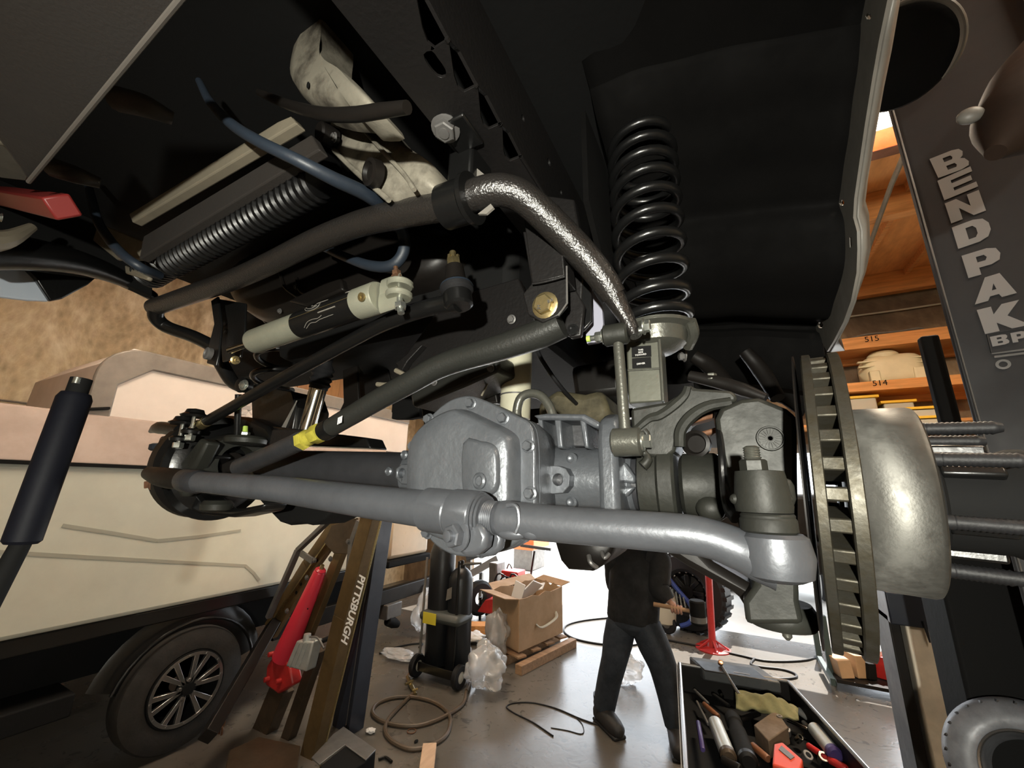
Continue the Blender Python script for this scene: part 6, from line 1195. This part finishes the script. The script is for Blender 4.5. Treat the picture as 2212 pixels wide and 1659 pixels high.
# dull brown object close to the lens at the right edge
bo = thing('brown_pad', 'dull brown rounded pad close to the camera at the right edge', 'pad', qd(2180, 420, .62))
p_ = [qd(2360, 80, .70), qd(2270, 180, .66), qd(2205, 260, .62), qd(2150, 330, .60)]
MB().tube(spl(p_, 6), [.080, .075, .055, .012], 24).build('pad_body', 'brownobj', bo, sm=60)
MB().sph(qd(2096, 250, .64), .015, 14, 10, (1.1, .7, .9)).build('pale_highlight', 'cream', bo)  # cream ball stands in for a highlight on the brown shape
# ================================================================== TOOL TRAY
TZ = .95
tl0, tr0 = qz(1468, 1434, TZ), qz(1702, 1472, TZ); fl0 = qz(1482, 1668, TZ); fr0 = tr0+(fl0-tl0)
fr0 = qz(1880, 1668, TZ)
ty_ = thing('tool_tray', 'steel edged tool cart tray heaped with tools at the lower right', 'tool tray', V(((tl0.x+tr0.x)/2, (tl0.y+fl0.y)/2, 0)))
cor = [tl0, tr0, fr0+(fr0-tr0)*.25, fl0+(fl0-tl0)*.25]
for i in range(4):
    a, b_ = cor[i], cor[(i+1) % 4]; MB().prism([a, b_, b_-V((0, 0, .13)), a-V((0, 0, .13))], V(((b_-a).y, -(b_-a).x, 0)).normalized()*-.006).build('tray_wall', 'engine', ty_, sm=0); MB().tube([a, b_], .008 if i != 3 else .010, 8).build('tray_rim', 'alloy' if i in (1, 3) else 'steel', ty_)
MB().prism([p-V((0, 0, .13)) for p in cor], (0, 0, -.008)).build('tray_bottom', 'blackm', ty_, sm=0)
for p in cor:
    q = p+((cor[0]+cor[2])/2-p)*.03; MB().cyl(V((q.x, q.y, 0)), V((q.x, q.y, TZ-.13)), .016, n=10).build('cart_post', 'steel', ty_)
MB().bar(qz(1462, 1440, TZ-.01), qz(1474, 1690, TZ-.01), .004, .03, ZA).build('tray_outer_strip', 'cream', ty_, sm=0)
ZI = TZ-.10
cs2 = thing('tool_case', 'dark grey plastic tool case at the back of the tray', 'tool case', qz(1570, 1470, ZI))
MB().prism([qz(a, b, TZ-.05) for a, b in ((1490, 1440), (1520, 1470), (1690, 1500), (1640, 1462))], (0, 0, .055)).build('case_body', 'toolgrey', cs2, bev=.008)
MB().prism([qz(a, b, TZ+.015) for a, b in ((1500, 1428), (1522, 1450), (1660, 1472), (1628, 1445))], (0, 0, .006)).build('case_panel', 'engine', cs2, bev=.003)
MB().bar(qz(1585, 1452, TZ+.02), qz(1620, 1458, TZ+.02), .012, .004, ZA).build('case_latch', 'steel', cs2, sm=0)
rt_ = thing('ratchet', 'chrome ratchet handle leaning on the dark tool case', 'ratchet', qz(1596, 1500, TZ-.02))
MB().tube([qz(1560, 1440, TZ+.03), qz(1596, 1500, TZ-.01)], [.005, .008], 10).build('ratchet_handle', 'alloy', rt_); MB().lathe(qz(1556, 1434, TZ+.028), V((.2, -.5, .8)), [(0, .013), (.014, .013), (.016, .006), (.016, 0)], 16).build('ratchet_head', 'copper', rt_)
def fabric(u_, v_):
    p = qz(1590+u_*135, 1492+u_*38+v_*(36-10*u_), TZ-.035); return p+V((0, 0, .03*math.sin(u_*math.pi)*math.sin(v_*math.pi)+.006*math.sin(u_*9+v_*5)+.005*math.sin(u_*23-v_*11)+.02*(1-abs(2*v_-1))))
MB().grid(fabric, 24, 12).build('work_glove', 'rag', label='olive fabric work glove crumpled in the tool tray', cat='glove', sm=60, solid=.006)
def trayc(name, p0, p1, r, m, lab, cat, z=None, cap=None, prof=None):
    a, b_ = qz(*p0, z or ZI+.02), qz(*p1, z or ZI+.02); o = thing(name, lab, cat, a); d = (b_-a).normalized(); L_ = (b_-a).length
    MB().lathe(a, d, prof(L_, r) if prof else [(0, r*.8), (.004, r), (L_-.004, r), (L_, r*.8)], 24).build('body', m, o)
    if cap: MB().lathe(b_-d*.004, d, [(0, r*1.02), (.02, r*1.02), (.028, r*.7), (.028, 0)], 24).build('end_cap', cap, o)
    return o
trayc('air_cylinder', (1545, 1562), (1572, 1630), .030, 'silvercan', 'silver cylinder tool with a brown end in the tool tray', 'cylinder', ZI+.03, 'bronzed')
trayc('impact_tool', (1580, 1545), (1615, 1640), .034, 'blackm', 'black ribbed cylindrical power tool in the tool tray', 'power tool', ZI+.03, 'engine', lambda L_, r: [(0, r*.7), (L_*.1, r), (L_*.25, r), (L_*.27, r*.85), (L_*.4, r*.85), (L_*.42, r), (L_, r)])
trayc('screwdriver', (1520, 1520), (1552, 1548), .011, 'brownwood', 'brown handled screwdriver beside the tray edge', 'screwdriver', ZI+.03)
trayc('wrench_bar', (1505, 1515), (1530, 1565), .006, 'steel', 'dark steel bar lying along the tray edge', 'bar', ZI+.01)
trayc('spray_can', (1760, 1575), (1800, 1625), .028, 'silvercan', 'white spray can with purple band in the tool tray', 'spray can', ZI+.04, 'purple')
trayc('plier_handle', (1508, 1560), (1518, 1620), .010, 'purple', 'purple black handle at the left of the tool tray', 'pliers', ZI+.03)
for k, (a, b_, r, m, lab) in enumerate(((1700, 1585, .016, 'steel', 'steel socket beside the tan carton'), (1722, 1600, .013, 'chrome', 'chrome socket right of the tan carton'), (1716, 1512, .016, 'silvercan', 'silver socket beside the glove'), (1740, 1640, .018, 'steel', 'dull socket near the red box'), (1778, 1645, .020, 'chrome', 'shiny socket at the front of the tray'), (1650, 1600, .014, 'engine', 'dark socket in front of the tan carton'), (1622, 1655, .016, 'chrome', 'bright socket at the front of the tray by the black tool'), (1560, 1505, .010, 'chrome', 'small chrome socket left of the glove'))):
    c = qz(a, b_, ZI); MB().lathe2(c, V((math.sin(k*2.3)*.6, -.5, .8)), [(0, r*.5), (0, r), (.03, r), (.032, r*.9), (.032, r*.55)], 16).build('socket', m, label=lab, cat='socket', group='sockets in the tool tray')
rnt = random.Random(12)
for k, (a0, b0, a1, b1, r, m, lab) in enumerate(((1500, 1490, 1530, 1520, .007, 'steel', 'short steel punch behind the screwdriver'), (1540, 1500, 1575, 1525, .009, 'blackm', 'black screwdriver handle left of the glove'), (1600, 1555, 1640, 1540, .012, 'engine', 'dark bit holder beside the black power tool'), (1625, 1610, 1660, 1640, .014, 'brownwood', 'brown handled tool in front of the tan carton'), (1735, 1560, 1770, 1590, .010, 'steel', 'steel extension bar under the spray can'), (1700, 1555, 1745, 1575, .008, 'chrome', 'thin chrome extension right of the tan carton'), (1560, 1640, 1600, 1662, .016, 'engine', 'dark hose end at the front of the tray'), (1790, 1640, 1830, 1662, .014, 'redp', 'red tool handle at the front right of the tray'), (1745, 1610, 1790, 1640, .012, 'redp', 'dark red handle behind the orange red case'), (1725, 1535, 1760, 1560, .016, 'silvercan', 'silver tube between glove and spray can'))):
    trayc('loose_tool', (a0, b0), (a1, b1), r, m, lab, 'tool', ZI+.005+r)
tb = thing('parts_carton', 'open tan parts carton leaning in the tool tray', 'carton', qz(1665, 1590, ZI))
MB().prism([qz(a, b_, ZI+.07) for a, b_ in ((1628, 1565), (1676, 1532), (1702, 1570), (1660, 1600))], (0, 0, -.065)).build('carton_body', mat('tan_dirty_carton', (.11, .075, .045), .75, 0, .1, 30, .35, 10), tb, bev=.004)
MB().lathe2(qz(1684, 1548, ZI+.071), ZA, [(0, .006), (0, .012), (.004, .012), (.004, .006)], 16).build('carton_hole', 'cream', tb)
rbx = thing('red_case', 'small orange red plastic case at the front of the tool tray', 'case', qz(1700, 1640, ZI))
MB().prism([qz(a, b_, ZI+.075) for a, b_ in ((1672, 1606), (1690, 1602), (1734, 1640), (1728, 1668), (1668, 1650))], (0, 0, -.06)).build('case_shell', mat('orange_red_plastic', (.50, .05, .02), .45), rbx, bev=.006); MB().prism([qz(a, b_, ZI+.078) for a, b_ in ((1688, 1610), (1716, 1634), (1708, 1640), (1682, 1618))], (0, 0, -.004)).build('case_window', 'steel', rbx, sm=0)
# ================================================================== PERSON
PY = qz(1310, 1572, 0).y
def pj(px, py, dy=0): return qy(px, py, PY+dy)
def skinmesh(name, verts, edges, radii, m, parent, root=0, sub=2):
    me = bpy.data.meshes.new(name); o0 = ROOT[parent.name]; me.from_pydata([tuple(v-o0) for v in verts], edges, []); o = bpy.data.objects.new(name, me); COL.objects.link(o); o.parent = parent; ROOT[o.name] = o0
    md = o.modifiers.new('skin', 'SKIN'); md.use_smooth_shade = True
    for i, r in enumerate(radii): sv = me.skin_vertices[0].data[i]; sv.radius = r if isinstance(r, tuple) else (r, r); sv.use_root = (i == root)
    s2 = o.modifiers.new('sub', 'SUBSURF'); s2.levels = sub; s2.render_levels = sub
    me.materials.append(M[m]); return o
pz = lambda p, z: V((p.x, p.y, z))
per = thing('person', 'person in black hoodie and dark jeans bending with a mallet in hand', 'person', V((pj(1370, 1500).x, PY, 0)))
pelv, belly, chest, neck = pj(1366, 1336), pj(1368, 1300), pj(1372, 1240, .04), pj(1378, 1182, .10); headc = pj(1382, 1144, .14)
hipL, hipR = pj(1341, 1350), pj(1394, 1350); knL, knR = pj(1327, 1424, -.04), pj(1431, 1438, .02); anL, anR = pj(1305, 1515, .05), pj(1462, 1555, .06)
hlL, toL = pz(pj(1298, 1548, .06), .075), pz(pj(1328, 1556, -.08), .06); hlR, toR = pz(pj(1462, 1598, .1), .075), pz(pj(1466, 1604, -.12), .06)
shL, shR = pj(1338, 1206, .06), pj(1414, 1204, .05); elL, wrL = pj(1330, 1262, .18), pj(1350, 1296, .34); elR, wrR = pj(1420, 1266, -.03), pj(1450, 1304, -.06)
ptp = [pelv, belly, chest, neck, headc, hipL, knL, anL, hipR, knR, anR, shL, elL, wrL, shR, elR, wrR, hlL, (hlL*.6+toL*.4), hlR, (hlR*.6+toR*.4), headc+V((0, 0, .09))]
skinmesh('body', ptp, [(0, 1), (1, 2), (2, 3), (3, 4), (0, 5), (5, 6), (6, 7), (0, 8), (8, 9), (9, 10), (2, 11), (11, 12), (12, 13), (2, 14), (14, 15), (15, 16), (7, 17), (7, 18), (10, 19), (10, 20), (4, 21)], [.12, .12, .13, .055, .085, .085, .055, .04, .085, .055, .04, .06, .042, .03, .06, .042, .03, .022, .016, .022, .016, .07], 'skin', per)
def cloth(parts):
    b = MB()
    for pts, rad, fl in parts: b.tube(spl(pts, 5), lerpl(rad, (len(pts)-1)*5+1), 20, flat=fl)
    return b
hd_ = cloth([([pj(1366, 1346), pj(1366, 1335), pj(1368, 1300), pj(1372, 1250, .03), pj(1376, 1210, .06), pj(1379, 1190, .08), pj(1380, 1172, .1)], [.19, .215, .215, .225, .20, .12, .075], .68), ([shL+V((.06, 0, .0)), shL+V((-.02, 0, -.02)), (shL+elL)/2+V((-.02, 0, 0)), elL, (elL+wrL)/2, wrL], [.10, .11, .095, .085, .07, .055], 1), ([shR+V((-.06, 0, 0)), shR+V((.02, 0, -.02)), (shR+elR)/2+V((.02, 0, 0)), elR, (elR+pj(1444, 1298, -.05))/2, pj(1444, 1298, -.05)], [.10, .11, .10, .09, .075, .058], 1)])
hd_.build('hoodie', 'hoodie', per, sm=60)
je = cloth([([pj(1366, 1312), pj(1366, 1330), pj(1366, 1350), pj(1366, 1366)], [.17, .20, .195, .12], .72), ([pj(1344, 1326), hipL, (hipL+knL)/2, knL, (knL+anL)/2, pz(anL, anL.z-.03)], [.10, .125, .122, .105, .098, .092], 1), ([pj(1390, 1326), hipR, (hipR+knR)/2, knR, (knR+anR)/2, pz(anR, anR.z-.03)], [.10, .125, .125, .11, .10, .095], 1)])
je.build('jeans', 'denim', per, sm=60)
for a, h_, t_ in ((anL, hlL, toL), (anR, hlR, toR)):
    fd_ = (t_-h_).normalized(); bt_ = MB(); hz, tz2 = pz(h_, .075), pz(t_, .062)
    bt_.tube(spl([hz-fd_*.05, hz-fd_*.02, hz, (hz+tz2)/2+V((0, 0, .01)), tz2, tz2+fd_*.06, tz2+fd_*.085], 4), [.045, .062, .068, .068, .064, .05, .02], 18)
    bt_.tube(spl([pz(hz+fd_*.03, .07), pz((hz+fd_*.03).lerp(a, .5), .15), pz(a, a.z-.02), pz(a, a.z+.05)], 4), [.07, .078, .085, .09], 18)
    bt_.build('boot', 'boot', per, sm=60)
    MB().bar(pz(h_-fd_*.05, .014), pz(t_+fd_*.07, .014), .115, .028, ZA).build('boot_sole', 'rubber', per, bev=.012)
hm = MB().sph(headc+V((0, .0, .03)), .105, 18, 14, (.85, 1, 1.2)); hm.build('head', 'skin', per, sm=60)
MB().sph(headc+V((0, -.012, .05)), .112, 18, 14, (.88, .98, 1.15)).build('hair', 'hair', per, sm=60)
MB().sph(headc+V((0, .105, .02)), .018, 8, 6, (.8, 1, 1.4)).build('nose', 'skin', per)
for s_ in (-1, 1): MB().sph(headc+V((s_*.092, 0, .02)), .022, 8, 6, (.4, .8, 1.3)).build('ear', 'skin', per); MB().sph(headc+V((s_*.035, .092, .045)), .012, 8, 6).build('eye', 'white', per)
# right hand gripping the mallet handle
hA_, hB_ = pj(1412, 1305, -.12), pj(1492, 1320, -.12); hd = (hB_-hA_).normalized(); hc_ = pj(1462, 1316, -.10)
pa_ = wrR; mk_ = thing('mallet', 'black headed mallet with wooden handle held by the person', 'mallet', hc_)
MB().tube([hA_, hB_+hd*.02], [.017, .015], 12).build('mallet_handle', 'wood', mk_)
mh = hB_+hd*.05; mx_, my_, mz_ = basis(hd, ZA); MB().lathe(mh-V((0, 0, .085)), ZA, [(0, .05), (.01, .058), (.16, .058), (.17, .05)], 20).build('mallet_head', 'blackm', mk_); MB().lathe2(mh+V((-.0, -.0, -.085)), ZA, [(.02, .0585), (.02, .06), (.06, .06), (.06, .0585)], 20).build('head_band', 'steel', mk_)
fx_, fy_, fz_ = basis(hd, ZA)
skinmesh('hand', [wrR, hc_+V((-.035, .0, .03)), hc_+V((0, .012, .028))], [(0, 1), (1, 2)], [.03, (.042, .024), (.04, .022)], 'skin', per)
for k in range(4):
    o_ = hc_+hd*(-.033+.022*k); r_ = .026-.001*abs(k-1); pts = [o_+V((0, 0, .026)), o_+V((0, -.024, .016)), o_+V((0, -.028, -.008)), o_+V((0, -.012, -.024)), o_+V((0, .006, -.022))]
    MB().tube(spl(pts, 3), [.0105, .0105, .010, .009, .0075], 8).build('finger', 'skin', per, sm=60)
MB().tube(spl([hc_+hd*-.04+V((0, .01, .02)), hc_+hd*-.045+V((0, .024, -.002)), hc_+hd*-.02+V((0, .016, -.022)), hc_+hd*.0+V((0, -.002, -.03))], 3), [.012, .012, .011, .008], 8).build('thumb', 'skin', per, sm=60)
lh = wrL; 
for k in range(5): MB().tube(spl([lh+V((-.02+.012*k, .02, -.01)), lh+V((-.022+.013*k, .06, -.03)), lh+V((-.022+.013*k, .075, -.06-.004*k))], 3), [.011, .010, .008], 8).build('finger', 'skin', per, sm=60)
